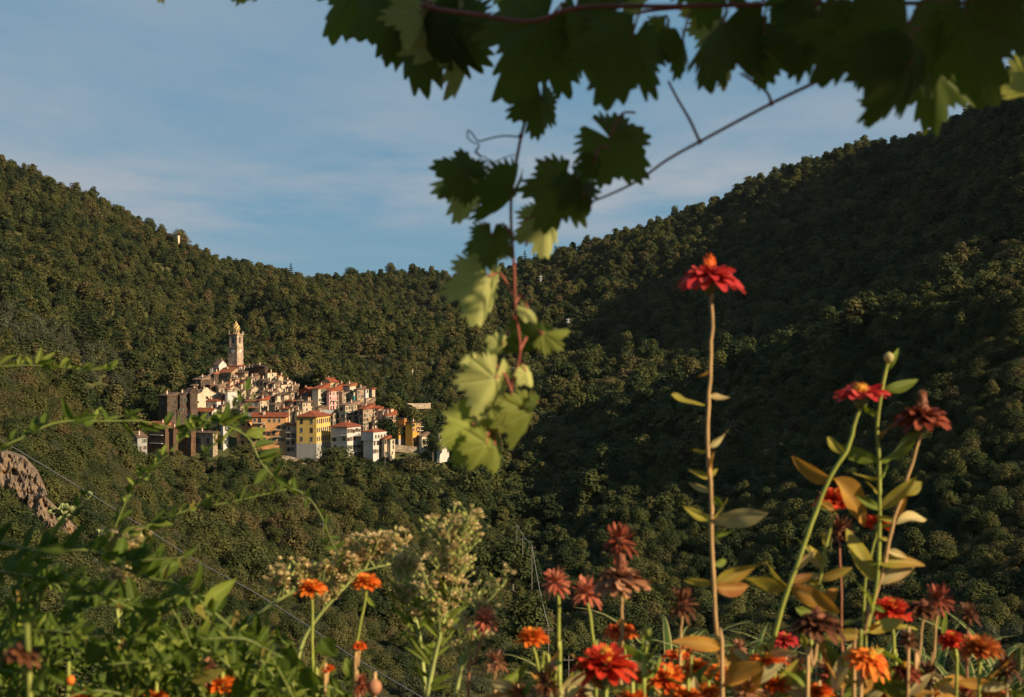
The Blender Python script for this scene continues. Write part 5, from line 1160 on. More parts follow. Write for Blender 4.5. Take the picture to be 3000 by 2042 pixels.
LEAVES = [ # junction px, py, Y, tip angle, length px, roll, pitch, fold, material, stalk start (px, py)
 (1070,-40,1.25,138,215,-20,10,.3,0,(1130,-60)), (1180,15,1.2,102,200,35,5,.7,0,(1240,-10)), (1262,28,1.18,97,262,-15,10,.55,0,(1262,10)), (1232,40,1.16,100,150,52,15,.7,1,(1262,10)),
 (1392,80,1.2,92,270,64,0,.8,1,(1400,30)), (1330,70,1.19,70,170,-40,10,.5,0,(1290,20)), (1600,70,1.12,112,300,8,12,.25,0,(1690,20)), (1690,40,1.11,74,235,-30,8,.5,0,(1700,20)),
 (1585,290,1.17,85,135,25,5,.4,0,(1556,250)), (1850,120,1.05,118,250,10,14,.3,0,(1900,30)), (2120,70,1.03,112,240,-38,10,.55,0,(2160,15)), (2000,120,1.08,75,130,40,0,.6,0,(2050,20)), (2240,120,1.02,115,160,-30,5,.4,0,(2260,12)),
 (2130,190,1.16,92,98,30,0,.8,2,(2170,150)), (2390,60,1.0,112,215,26,8,.4,0,(2420,12)), (2300,30,1.06,85,140,-45,0,.5,0,(2330,12)), (2660,70,.92,108,330,6,12,.22,0,(2780,5)), (2830,40,.93,80,330,-16,10,.25,0,(2850,3)), (2520,90,.95,128,240,20,6,.3,0,(2560,10)),
 (2670,190,.90,118,240,14,4,.35,0,(2700,80)), (2740,200,1.03,88,215,-12,4,.3,0,(2760,60)), (2985,-20,1.12,75,230,30,5,.3,0,(3060,-40)), (3030,262,1.1,176,150,55,-10,.5,1,(3090,200)),
 (1786,405,1.13,38,185,5,8,.18,0,(1860,330)), (1740,480,1.12,105,80,40,0,.4,0,(1786,440)), (1655,533,1.16,112,190,-8,10,.25,0,(1712,575)), (1690,525,1.15,62,120,20,5,.3,0,(1712,575)), (1600,640,1.22,84,150,12,8,.5,1,(1540,720)),
 (1372,518,1.18,195,138,-6,6,.2,0,(1462,570)), (1390,525,1.21,98,172,24,5,.75,1,(1462,570)), (1500,560,1.17,132,165,58,0,.4,0,(1497,575)), (1440,690,1.18,100,118,0,8,.3,0,(1503,690)),
 (1430,812,1.2,96,190,22,6,.6,1,(1502,862)), (1592,978,1.2,-22,100,40,0,.6,3,(1522,1030)), (1580,1020,1.21,150,125,62,0,.6,0,(1522,1035)), (1392,1062,1.2,70,75,10,4,.3,1,(1500,1140)), (1450,1108,1.19,112,165,14,6,.45,1,(1500,1150)),
 (1462,1256,1.19,188,80,20,0,.5,3,(1488,1250)), (1550,1205,1.2,98,155,50,0,.5,3,(1490,1245)), (1575,1180,1.2,110,60,70,0,.5,0,(1545,1205)), (1425,1300,1.19,108,118,22,6,.45,3,(1430,1275)), (1450,1305,1.2,80,105,-30,6,.5,3,(1430,1275)), (1385,1245,1.2,96,165,60,0,.5,3,(1410,1280)),
 (1478,735,1.22,150,70,20,0,.4,1,(1504,760)), (1545,905,1.2,40,60,30,0,.4,1,(1510,890)), (1470,1010,1.21,140,72,10,0,.4,1,(1518,1000)), (1540,1090,1.2,60,62,25,0,.4,1,(1510,1090)), (1465,1190,1.21,160,66,15,0,.4,1,(1492,1195)), (1415,1255,1.2,200,62,10,0,.4,1,(1440,1270)), (1350,55,1.24,100,90,30,0,.4,1,(1380,35)), (1750,-10,1.2,70,110,20,0,.4,1,(1780,15)), (2060,10,1.12,95,90,25,0,.4,2,(2080,0)), (2420,60,1.08,100,100,20,0,.4,1,(2440,10)), (2100,60,1.14,100,130,20,0,.4,1,(2120,10)),
 (2230,40,1.07,95,90,30,0,.5,3,(2250,15)), (2350,110,1.07,130,80,35,0,.5,1,(2380,90)), (1945,90,1.12,110,100,30,0,.5,3,(1960,60)), (2600,300,1.06,120,110,25,0,.5,3,(2640,250)), (1240,60,1.2,110,120,35,0,.5,1,(1262,20)),
 (470,-70,1.3,84,90,20,0,.3,2,(520,-140)), (755,-75,1.28,122,140,38,5,.5,1,(820,-140)), (1480,-70,1.22,86,125,12,4,.3,1,(1500,-120)), (1560,-30,1.2,70,95,-20,4,.3,1,(1580,-100)), (1760,-60,1.16,96,130,10,4,.3,1,(1800,-120)), (1880,-20,1.14,120,110,-30,4,.3,1,(1900,-60)),
 (2560,-60,1.0,95,140,20,4,.3,1,(2600,-120)), (2080,-90,1.04,96,190,-15,6,.3,0,(2100,-160)), (2330,-120,1.0,110,210,12,6,.3,0,(2360,-180)), (2940,-120,.95,110,240,12,6,.3,0,(2990,-190)), (1100,-120,1.24,95,170,-15,6,.3,0,(1140,-190))]
vrs = random.Random(5)
MV = [m_vine, m_viney, m_vgold, leaf_mat('sunlit_green_vine_leaf', (.24, .27, .05), (.36, .38, .04), .34, (.34, .36, .12))]  # the last is a greener sunlit copy, light put into its colour
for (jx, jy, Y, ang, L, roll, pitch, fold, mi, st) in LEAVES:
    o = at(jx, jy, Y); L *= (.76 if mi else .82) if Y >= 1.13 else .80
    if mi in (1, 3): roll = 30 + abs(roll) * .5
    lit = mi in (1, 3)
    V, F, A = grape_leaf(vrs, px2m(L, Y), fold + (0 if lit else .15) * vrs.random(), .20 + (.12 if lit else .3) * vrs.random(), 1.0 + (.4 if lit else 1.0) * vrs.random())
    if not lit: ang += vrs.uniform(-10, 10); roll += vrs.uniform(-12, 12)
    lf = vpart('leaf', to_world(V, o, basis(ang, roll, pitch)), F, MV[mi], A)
    s = at(st[0], st[1], Y); mid = (s + o) / 2 + Vector((0, .01, .012))
    vtube('leaf_stalk', smooth_path([s, mid, o], 4), px2m(3.6, Y), m_cane2, lf, 6)
# the part of the trellis that roofs the garden, to the right of and above the view
for i in range(430):
    x = -.3 + 1.6 * vrs.random() ** .8; y = -.5 + 1.36 * vrs.random() ** .8; z = 2.16 + .34 * vrs.random() + .12 * max(0, x - .6)
    if (z - CAMZ) / max(y, .01) < .36 and y > 0: continue
    tq = (1.2 - y) / .415; xq, zq = x - .814 * tq, z - .407 * tq
    if -.16 < xq < .14 and zq < 1.79: continue                # the sun reaches the hanging shoot between the leaves here
    V, F, A = grape_leaf(vrs, .085 + .05 * vrs.random(), .3, .3)
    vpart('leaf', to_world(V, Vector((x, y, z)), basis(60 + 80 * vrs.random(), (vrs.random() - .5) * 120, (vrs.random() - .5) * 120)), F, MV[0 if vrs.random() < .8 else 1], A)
for k in range(5): vtube('cane', smooth_path([Vector((-.3 + .36*k, -.6, 2.3)), Vector((-.28 + .36*k, .1, 2.36)), Vector((-.3 + .36*k, .75, 2.4))], 5), .005, m_cane)

# ------------------------------------------------------------------ zinnias
m_st_g = stem_mat('green_stem', (.27, .29, .05)); m_st_b = stem_mat('brown_stem', (.44, .27, .11)); m_st_r = stem_mat('reddish_stem', (.36, .14, .07))
def petal_mat(name, c, c2, trans=.3):
    m, nt, b = new_mat(name)
    g = nt.nodes.new('ShaderNodeNewGeometry'); n = noise(nt, 60, coord(nt), 3)
    f = math_(nt, 'ADD', math_(nt, 'MULTIPLY', g.outputs['Random Per Island'], .7), math_(nt, 'MULTIPLY', n, .4))
    col = ramp(nt, f, [(.2, c), (.85, c2)]); nt.links.new(col, b.inputs['Base Color']); b.inputs['Roughness'].default_value = .6; b.inputs['Specular IOR Level'].default_value = .2
    add_translucent(nt, b, col, trans); return m
PET = dict(red=petal_mat('deep_red_petal', (.48, .030, .034), (.68, .085, .06)), bright=petal_mat('scarlet_petal', (.55, .03, .015), (.70, .09, .03)), orange=petal_mat('orange_petal', (.70, .13, .015), (.85, .26, .03)),
    flame=petal_mat('flame_orange_petal', (.62, .075, .012), (.78, .17, .02)), maroon=petal_mat('maroon_dry_petal', (.16, .030, .014), (.34, .080, .035), .15), brown=petal_mat('brown_dry_petal', (.22, .08, .035), (.50, .24, .12), .15),
    coral=petal_mat('faded_coral_petal', (.42, .09, .05), (.62, .22, .11), .25), dark=petal_mat('dark_dry_petal', (.055, .018, .008), (.19, .070, .028), .1), rust=petal_mat('rust_petal', (.42, .10, .02), (.60, .19, .04)))
m_disc = petal_mat('orange_disc_floret', (.62, .22, .02), (.85, .45, .05)); m_discb = petal_mat('brown_disc', (.12, .04, .02), (.28, .10, .05), .1); m_calyx = stem_mat('calyx', (.13, .15, .05))
m_zl = [leaf_mat('green_zinnia_leaf', (.19, .24, .03), (.26, .32, .02), .3, (.28, .32, .08)), leaf_mat('olive_yellow_zinnia_leaf', (.42, .36, .05), (.5, .40, .04), .3, (.48, .40, .12), (.40, .22, .04)),
        leaf_mat('orange_brown_zinnia_leaf', (.50, .25, .04), (.55, .27, .03), .3, (.5, .32, .09), (.28, .11, .03)), leaf_mat('pale_dry_zinnia_leaf', (.60, .50, .21), (.6, .48, .16), .28, (.62, .52, .26), (.45, .28, .10))]
def petal_strip(mb, c, d, up, L, w, droop, curl, rs):
    side = d.cross(up).normalized(); n = 5; vs = []
    tw = (rs.random() - .5) * .5
    for i in range(n + 1):
        t = i / n; ww = w * (.28 + .72 * math.sin(math.pi * (.12 + .62 * t)) ** .8) * (1 if t < 1 else .55)
        p = c + d * L * t * (1 - .12 * curl * t) + up * L * (curl * .35 * t * t * 0 - droop * t * t)
        for k in (-1, 0, 1): vs.append(p + side * ww * k * .5 + up * (abs(k) * ww * (.22 + tw * k)))
    mb.add(vs, [(i*3 + k, i*3 + k + 1, (i+1)*3 + k + 1, (i+1)*3 + k) for i in range(n) for k in range(2)])
def flower(root, o, up, dia, kind, col, rs, RO, disc='orange', cone=1.0):
    """flower head: calyx, petals in rings and a domed disc, built round o facing `up`"""
    r = dia / 2; up = up.normalized(); e1 = up.cross(Vector((.3, 1, .2))).normalized(); e2 = up.cross(e1)
    hd = empty('flower_head', o - RO); hd.parent = root
    def sub(name, mb, mat): return mesh_obj(name, mb.v, mb.f, mat, hd, smooth=True)
    mb = MB()
    for i, (rr, z) in enumerate([(.10, -.42), (.24, -.34), (.30, -.18), (.24, -.04)]): pass
    q = Matrix((e1, e2, up)).transposed()
    mb.lathe([(r*.08, -r*.5), (r*.22, -r*.38), (r*.28, -r*.2), (r*.22, -r*.02)], 10); mb.v = [q @ v for v in mb.v]; sub('calyx', mb, m_calyx if kind != 'dried' else m_discb)
    mb = MB()
    rings = {'single': [(.0, 13, 1.0, .16, .34), (.07, 10, .86, .04, .32)], 'double': [(-.05, 15, 1.0, .22, .30), (.06, 14, .92, .08, .30), (.16, 12, .78, -.06, .28), (.25, 10, .6, -.2, .26), (.32, 8, .42, -.4, .22)],
             'droop': [(-.04, 14, 1.0, .34, .30), (.04, 13, .92, .22, .29), (.11, 11, .74, .10, .27), (.17, 8, .5, -.1, .24)], 'dried': [(-.05, 13, .92, .55, .20), (.06, 13, .95, .15, .19), (.18, 12, .85, -.15, .18), (.30, 11, .72, -.5, .17), (.40, 8, .5, -.9, .15)]}[kind]
    for (z, n, L, droop, w) in rings:
        ph = rs.random() * 6
        for k in range(n):
            an = 2 * math.pi * k / n + ph + (rs.random() - .5) * .25
            rad = e1 * math.cos(an) + e2 * math.sin(an)
            lift = (.5 - droop) * .5 + (rs.random() - .5) * (.5 if kind == 'dried' else .22)
            d = (rad + up * lift).normalized()
            petal_strip(mb, up * r * z + rad * r * .12, d, up, r * L * (.84 + .3 * rs.random()), r * w * (1.15 if kind != 'dried' else 1.0), droop + .15 * rs.random(), .5, rs)
    sub('petals', mb, PET[col])
    mb = MB(); ch = {'single': .32, 'double': .30, 'droop': .42, 'dried': .4}[kind] * cone; base_z = {'single': .08, 'double': .22, 'droop': .12, 'dried': .2}[kind]; cr = {'single': .26, 'double': .20, 'droop': .19, 'dried': .22}[kind]
    prof = [(r*cr, r*base_z), (r*cr*1.05, r*(base_z + ch*.35)), (r*cr*.8, r*(base_z + ch*.75)), (r*cr*.3, r*(base_z + ch))]
    mb.lathe(prof, 10)
    for k in range(46):
        t = rs.random(); rr = float(np.interp(t, [0, .35, .75, 1], [p[0] for p in prof])); z = float(np.interp(t, [0, .35, .75, 1], [p[1] for p in prof])); an = k * 2.399
        c = Vector((rr * math.cos(an), rr * math.sin(an), z)); dd = (c - Vector((0, 0, r*base_z))).normalized(); s2 = r * .085
        a1 = dd.cross(Vector((.2, .3, 1))).normalized() * s2 * .5; a2 = dd.cross(a1.normalized()) * s2 * .5
        mb.add([c - a1, c - a2, c + a1, c + a2, c + dd * s2 * 1.6], [(0, 1, 4), (1, 2, 4), (2, 3, 4), (3, 0, 4)])
    mb.v = [q @ v for v in mb.v]; sub('disc', mb, m_disc if disc == 'orange' else PET['flame'] if disc == 'flame' else m_discb)
    return hd
ZG = 'zinnias in the flower bed'
GBED = .42
def zinnia(label, hx, hy, Y, dia, kind, col, stem, leaves=(), stemc='g', tilt=(0, 0), disc=None, cone=1.0, sr=6, seed=None, y2=None, extra=None, bud=False):
    rs = random.Random(seed if seed is not None else int(hx * 3 + hy))
    y2 = y2 or Y
    end = stem[-1] if stem else (hx, 2100)
    base = at(end[0], end[1], y2); dxy = (at(*stem[-1], y2) - at(*(stem[-2] if len(stem) > 1 else (hx, hy)), y2)) if stem else Vector((0, 0, -1))
    g = Vector((base.x + rs.uniform(-.03, .03), y2 + rs.uniform(-.02, .05), GBED - .05))
    root = tag(empty('zinnia', g), label, 'flower', ZG); RO = Vector(g)
    D = px2m(dia, Y); up = Vector((tilt[0], tilt[1], 1)).normalized(); top = at(hx, hy, Y)
    n = len(stem); P_ = [top - up * D * .22] + [at(p[0], p[1], Y + (y2 - Y) * (i + 1) / n) for i, p in enumerate(stem)] + [g]
    P_ = smooth_path(P_, 4); P_ = [p + Vector((rs.gauss(0, 1), rs.gauss(0, .6), 0)) * D * .006 for p in P_]; r0 = px2m(sr * .82, Y)
    mb = MB(); mb.tube([p - RO for p in P_], taper(len(P_), r0 * .8, r0 * 1.15), 8)
    mesh_obj('stem', mb.v, mb.f, {'g': m_st_g, 'b': m_st_b, 'r': m_st_r}[stemc], root, smooth=True)
    if bud:
        mb = MB(); r = D / 2; q = Matrix((up.cross(Vector((0, 1, .1))).normalized(), up.cross(up.cross(Vector((0, 1, .1)))).normalized(), up)).transposed()
        mb.lathe([(r*.3, -r*1.2), (r*.85, -r*.6), (r, 0), (r*.8, r*.6), (r*.3, r*1.0)], 12); mb.v = [q @ v + (top - RO) for v in mb.v]; mesh_obj('bud', mb.v, mb.f, PET[col] if col in PET else m_zl[3] if col == 'pale' else m_calyx, root, smooth=True)
    else: flower(root, top, up, D, kind, col, rs, RO, disc or ('brown' if kind == 'dried' else 'orange'), cone)
    if extra: flower(root, at(extra[0], extra[1], Y), Vector((0, 0, 1)), px2m(extra[2], Y), extra[3], extra[4], rs, RO, 'brown', .6)
    low = [(q[0] + rs.uniform(-6, 6), rs.uniform(1985, 2130), rs.choice((rs.uniform(-60, 25), rs.uniform(155, 240))), rs.uniform(60, 130), rs.choice((0, 0, 1, 2, 2, 3))) for q in [stem[-1]] * (3 if hx > 1450 else 1)] if stem and not bud else []
    if len(stem) >= 5 and not bud or len(stem) > 6:                    # small drying leaves at the joints
        for k in range(7):
            i = rs.randrange(1, len(stem) - 1); t_ = rs.random(); q = (stem[i][0] * (1 - t_) + stem[i+1][0] * t_, stem[i][1] * (1 - t_) + stem[i+1][1] * t_)
            low.append((q[0], q[1], rs.choice((rs.uniform(-70, 40), rs.uniform(140, 250))), rs.uniform(34, 78), rs.choice((0, 1, 1, 2, 3))))
    for (jx, jy, ang, L, mi) in list(leaves) + low:
        L *= 1.12
        V, F, A = lance_leaf(rs, px2m(L, Y), px2m(L, Y) * (.12 + .06 * rs.random()), rs.uniform(.1, .6), rs.uniform(-.1, .55), 1.0, 12)
        roll = rs.uniform(-55, 55) + (0 if mi == 0 else 10)
        o = at(jx, jy, Y + (y2 - Y) * .3) - RO
        mesh_obj('leaf', to_world(V, o, basis(ang, roll, rs.uniform(-25, 25))), F, m_zl[mi], root, smooth=True, attrs={'vein': A})
    return root
Z = zinnia
Z('tallest red zinnia with drooping petals and a raised orange centre', 2077,815,1.42,188,'droop','red',[(2083,860),(2085,1000),(2078,1150),(2073,1300),(2083,1450),(2088,1650),(2100,1860),(2115,2060)],
  [(2065,1186,200,105,1),(2078,1312,-38,72,3),(2074,1400,-82,75,2),(2078,1400,200,60,1),(2082,1440,205,62,3),(2085,1520,190,80,1),(2087,1522,-10,145,3),(2085,1520,-40,70,1),(2088,1712,188,80,1),(2090,1712,-22,160,1),(2092,1718,12,120,2),(2112,1895,195,140,2)],'b',cone=1.3,sr=7,disc='flame')
Z('red zinnia with a bright yellow disc on a slanting stem', 2520,1158,1.5,162,'single','red',[(2508,1230),(2480,1320),(2430,1400),(2390,1500),(2340,1640),(2300,1750),(2260,1900),(2228,2060)],
  [(2440,1402,190,112,2),(2442,1402,38,155,2),(2312,1722,185,120,1),(2314,1722,18,145,2),(2312,1722,-150,75,1),(2330,1780,25,110,0)],'g',tilt=(-.12,-.1),cone=1.0,sr=8)
Z('pale closed zinnia bud above the leafy green stem', 2604,1047,1.5,30,'x','pale',[(2590,1110),(2570,1240),(2575,1340),(2577,1500),(2570,1700),(2540,1850),(2520,2060)],
  [(2592,1085,-50,66,0),(2590,1140,-5,95,0),(2570,1215,200,55,0),(2572,1215,-80,70,0),(2575,1352,195,130,0),(2577,1352,-32,135,0),(2577,1490,205,80,0),(2577,1492,-42,130,1),(2570,1648,-8,125,1),(2562,1705,-112,170,1),(2570,1712,-30,115,3),(2556,1800,-95,90,0),(2545,1800,160,70,0),(2540,1850,-15,110,1)],'g',bud=True,sr=7)
Z('fading maroon zinnia with a tall brown cone at the right', 2702,1225,1.5,166,'droop','maroon',[(2692,1290),(2650,1430),(2612,1550),(2580,1700),(2535,1850),(2500,2060)],[(2625,1535,-25,130,3),(2520,1860,185,100,1),(2500,1900,30,90,2)],'b',disc='brown',cone=1.9,sr=7)
Z('bright scarlet zinnia with flat top below the slanting stem', 2447,1470,1.55,118,'double','bright',[(2438,1530),(2420,1600),(2402,1700),(2380,1850),(2370,2060)],[(2408,1640,215,90,1),(2400,1700,-25,90,1)],'g',sr=6)
Z('dark dried zinnia on a thin reddish stem right of the scarlet one', 2460,1560,1.7,92,'dried','dark',[(2460,1620),(2465,1750),(2465,1900),(2465,2060)],(),'r',sr=4)
Z('small coral zinnia turned away beside the pale dry leaf', 2572,1535,1.6,95,'single','bright',[(2562,1590),(2535,1700),(2530,1850),(2535,2060)],(),'g',tilt=(.3,.5),sr=5)
Z('domed scarlet zinnia on a straight green stem', 2612,1792,1.6,118,'double','bright',[(2616,1850),(2620,1950),(2620,2060)],[(2618,1840,-20,60,1)],'g',sr=7)
Z('drooping dark brown zinnia between the two tall stems', 2395,1830,1.45,150,'droop','dark',[(2392,1890),(2382,1960),(2365,2060)],(),'b',disc='brown',cone=1.2,sr=7)
Z('dark red brown dried zinnia left of the tallest stem', 2000,1778,1.6,104,'dried','dark',[(1995,1840),(1990,1950),(1988,2060)],(),'b',sr=5)
Z('two tiered dried zinnia, maroon tuft over brown drooping petals', 1820,1700,1.5,168,'droop','brown',[(1822,1760),(1821,1900),(1820,2060)],[(1835,1760,-75,60,1)],'b',disc='brown',cone=2.2,sr=7,extra=(1815,1592,108,'dried','maroon'))
Z('round coral maroon zinnia left of the two tiered one', 1720,1742,1.6,96,'dried','coral',[(1728,1800),(1740,1900),(1745,2060)],(),'g',sr=6)
Z('ragged coral brown zinnia on a stiff yellow stem', 1630,1712,1.6,90,'dried','coral',[(1637,1760),(1638,1900),(1640,2060)],(),'g',sr=7,tilt=(-.2,-.1))
Z('orange zinnia low in the middle on a curved green stem', 1560,1872,1.6,98,'double','orange',[(1568,1915),(1580,1970),(1615,2060)],(),'g',sr=6)
Z('flame orange zinnia with few petals behind the brown stem', 1820,1848,1.7,108,'droop','flame',[(1830,1900),(1835,1980),(1835,2060)],(),'g',sr=5)
Z('big crimson zinnia at the bottom with an orange crown', 1772,1958,1.35,190,'double','bright',[(1772,2040),(1772,2100)],(),'g',sr=8,cone=1.3)
Z('leafy green zinnia shoot without a flower right of the crimson one', 1893,1885,1.45,16,'x','green',[(1892,1930),(1890,2000),(1888,2070)],[(1892,1935,-85,85,0),(1892,1940,-50,70,0),(1890,1940,215,75,0),(1891,1985,-30,70,0),(1890,1985,200,60,0)],'g',bud=True,sr=6)
Z('flame orange zinnia leaning right of the leafy shoot', 1955,1990,1.5,120,'double','flame',[(1950,2040),(1945,2090)],(),'g',sr=6,tilt=(.2,-.3))
Z('orange zinnia with yellow bud below the dried dark one', 2040,1962,1.6,92,'double','orange',[(2040,2010),(2042,2080)],(),'g',sr=6)
Z('half open orange zinnia above the orange pair', 1990,1922,1.7,96,'single','flame',[(1995,1960),(1998,2070)],(),'g',sr=5)
Z('low orange zinnia touching the tallest stem', 2105,1972,1.65,76,'double','orange',[(2105,2020),(2105,2080)],(),'g',sr=5)
Z('orange red zinnia under the cream coloured dry leaves', 2250,1935,1.5,112,'single','flame',[(2245,1990),(2240,2080)],[(2250,1920,-20,75,3),(2240,1930,170,80,3),(2235,1900,200,70,1)],'b',sr=6)
Z('drooping orange zinnia lit yellow on one side at the bottom', 2545,1935,1.45,128,'droop','orange',[(2530,1990),(2520,2090)],(),'b',sr=8,tilt=(.25,-.25))
Z('vermilion zinnia near the right edge', 2790,1880,1.65,90,'double','bright',[(2795,1930),(2800,2070)],[(2765,1860,-95,70,0)],'g',sr=6)
Z('large rust orange zinnia nearest the right edge', 2872,1905,1.5,128,'double','rust',[(2870,1970),(2868,2080)],(),'g',sr=6)
Z('upright dried zinnia, coral brown, over the right group', 2752,1762,1.6,92,'dried','maroon',[(2742,1830),(2735,1950),(2730,2070)],[(2740,1850,-80,60,0)],'b',sr=5)
Z('small dried zinnia standing farthest right', 2838,1805,1.7,68,'dried','dark',[(2835,1850),(2835,1950),(2835,2070)],(),'r',sr=4)
Z('dark nodding zinnia in the shade left of the coral brown one', 2705,1785,1.5,100,'droop','dark',[(2700,1850),(2690,1960),(2680,2070)],(),'b',disc='brown',sr=5)
Z('orange zinnia on a green stem at the edge of the left shrub', 912,1728,1.75,92,'double','orange',[(916,1790),(915,1900),(920,2000),(928,2080)],(),'g',sr=5)
Z('orange zinnia with leafy collar right of the first orange one', 1073,1710,1.75,88,'double','orange',[(1068,1770),(1050,1860),(1038,1950),(1030,2080)],[(1072,1745,60,48,0),(1070,1745,95,50,0)],'g',sr=5)
Z('small closed orange zinnia on a pale thick stalk', 1053,1895,1.6,46,'double','flame',[(1048,1950),(1042,2070)],(),'b',sr=6)
Z('tiny orange zinnia bud at the shrub edge', 962,1960,1.6,38,'double','flame',[(957,2010),(952,2080)],(),'b',sr=5)
Z('brown dried zinnia over the orange one at the bottom left', 606,1966,1.5,76,'dried','brown',[(603,2010),(598,2080)],(),'b',sr=7)
Z('vivid orange zinnia cut by the bottom edge left of the middle', 650,2012,1.5,96,'double','orange',[(650,2060),(650,2110)],(),'g',sr=6)
Z('orange zinnia at the bottom edge, second from the left', 240,2046,1.5,80,'double','orange',[(240,2090),(240,2130)],(),'g',sr=6)
Z('orange zinnia at the bottom edge, third from the left', 455,2046,1.5,76,'double','orange',[(455,2090),(455,2130)],(),'g',sr=6)
Z('blurred dark crimson zinnia at the left edge of the picture', 62,1915,.95,120,'droop','dark',[(78,1990),(90,2100)],(),'g',disc='brown',sr=9)
Z('small yellow bud in the lower left leaves', 207,1992,1.4,26,'x','orange',[(203,2030),(198,2090)],(),'g',bud=True,sr=5)
Z('coral dried zinnia on a leaning red stem in the middle', 1422,1822,1.75,84,'dried','coral',[(1414,1860),(1390,1950),(1370,2070)],(),'r',sr=5)
Z('brown dried pompon zinnia at the bottom middle', 1452,1942,1.6,76,'dried','brown',[(1452,1990),(1450,2070)],(),'b',sr=7)
Z('withered zinnia at the bottom below the pale stalked bud', 1058,2010,1.5,62,'dried','maroon',[(1050,2050),(1045,2110)],(),'b',sr=6)
Z('brown pod like zinnia bud at the bottom middle left', 1097,2012,1.5,44,'x','brown',[(1097,2060),(1097,2110)],(),'b',bud=True,sr=6)
Z('withered brown zinnia below the white grass at the right', 2330,1968,1.6,92,'dried','dark',[(2325,2030),(2322,2090)],(),'b',sr=5)
Z('dark red zinnia behind the brown drooping one', 2300,1880,1.8,80,'double','red',[(2300,1940),(2300,2070)],(),'b',sr=5)
Z('rust red zinnia in the shade right of the drooping orange one', 2652,1968,1.5,104,'droop','maroon',[(2655,2030),(2655,2090)],(),'b',sr=8)
Z('withered zinnia at the bottom right corner', 2950,1965,1.5,86,'dried','dark',[(2950,2030),(2950,2090)],(),'b',sr=6)
Z('orange zinnia cut by the bottom edge under the crimson one', 1855,2052,1.45,92,'double','flame',[(1855,2100),(1855,2130)],(),'g',sr=6)
Z('orange zinnia cut by the bottom edge right of the leafy shoot', 2012,2048,1.45,100,'double','orange',[(2012,2100),(2012,2130)],(),'g',sr=6)
Z('faded zinnia cut by the bottom edge below the tallest stem', 2190,2030,1.45,96,'dried','brown',[(2190,2080),(2190,2130)],[(2170,2040,-55,120,2)],'b',sr=6)
Z('flame zinnia at the bottom edge under the pale dry leaf', 2400,2030,1.5,84,'double','flame',[(2400,2080),(2400,2130)],[(2440,2030,-70,150,3),(2470,2020,-95,130,2),(2480,1990,-30,110,3)],'b',sr=6)
Z('dark dried zinnia low between crimson and yellow stemmed ones', 1600,2010,1.55,96,'dried','dark',[(1600,2060),(1600,2110)],(),'b',sr=6)
Z('yellow bud on a crooked stem beside the pod', 1622,1950,1.55,28,'x','brown',[(1618,1975),(1622,2010),(1640,2080)],(),'g',bud=True,sr=7)
Z('narrow red zinnia bud in the shade of the left yellow leaves', 2165,1900,1.9,52,'dried','brown',[(2165,1950),(2165,2070)],(),'b',sr=4)
Z('dark maroon zinnia low left of the rust orange one', 2720,1985,1.55,84,'dried','dark',[(2720,2040),(2720,2100)],(),'b',sr=6)

Z('low flame zinnia between the crimson one and the leafy shoot', 1860, 1985, 1.52, 82, 'double', 'flame', [(1860,2035),(1860,2095)],(),'g',sr=5)
Z('low orange zinnia right of the leaning flame one', 2075, 2030, 1.48, 80, 'double', 'orange', [(2075,2080),(2075,2140)],(),'g',sr=5)
Z('low dull red zinnia left of the cream dry leaves', 2150, 1985, 1.57, 84, 'double', 'rust', [(2150,2035),(2150,2095)],(),'g',sr=5)
Z('low scarlet zinnia under the cream dry leaves', 2275, 2010, 1.50, 88, 'double', 'flame', [(2275,2060),(2275,2120)],(),'g',sr=5)
Z('low brown withered zinnia right of the cream dry leaves', 2235, 2060, 1.47, 80, 'dried', 'brown', [(2235,2110),(2235,2170)],(),'b',sr=5)
Z('low dark withered zinnia under the slanting stem', 2430, 1975, 1.57, 92, 'dried', 'maroon', [(2430,2025),(2430,2085)],(),'b',sr=5)
Z('low flame zinnia right of the two tall stems', 2600, 2030, 1.73, 80, 'double', 'flame', [(2600,2080),(2600,2140)],(),'g',sr=5)
Z('low orange zinnia in front of the striped grass at right', 2760, 2045, 1.69, 72, 'double', 'orange', [(2760,2095),(2760,2155)],(),'g',sr=5)
Z('low withered zinnia under the rust orange one', 2830, 2040, 1.68, 80, 'dried', 'maroon', [(2830,2090),(2830,2150)],(),'b',sr=5)
Z('low flame zinnia at the bottom right', 2910, 2030, 1.52, 74, 'double', 'rust', [(2910,2080),(2910,2140)],(),'g',sr=5)
Z('low withered zinnia at the bottom left of the crimson one', 1690, 2040, 1.61, 80, 'dried', 'maroon', [(1690,2090),(1690,2150)],(),'b',sr=5)
Z('low withered zinnia left of the curved green stem', 1520, 2035, 1.53, 74, 'dried', 'dark', [(1520,2085),(1520,2145)],(),'b',sr=5)
Z('small orange zinnia behind the half open one', 2025, 1900, 1.50, 66, 'single', 'rust', [(2025,1950),(2025,2010)],(),'g',sr=5)
Z('small brown zinnia behind the scarlet dome', 2660, 1880, 1.48, 64, 'dried', 'dark', [(2660,1930),(2660,1990)],(),'b',sr=5)

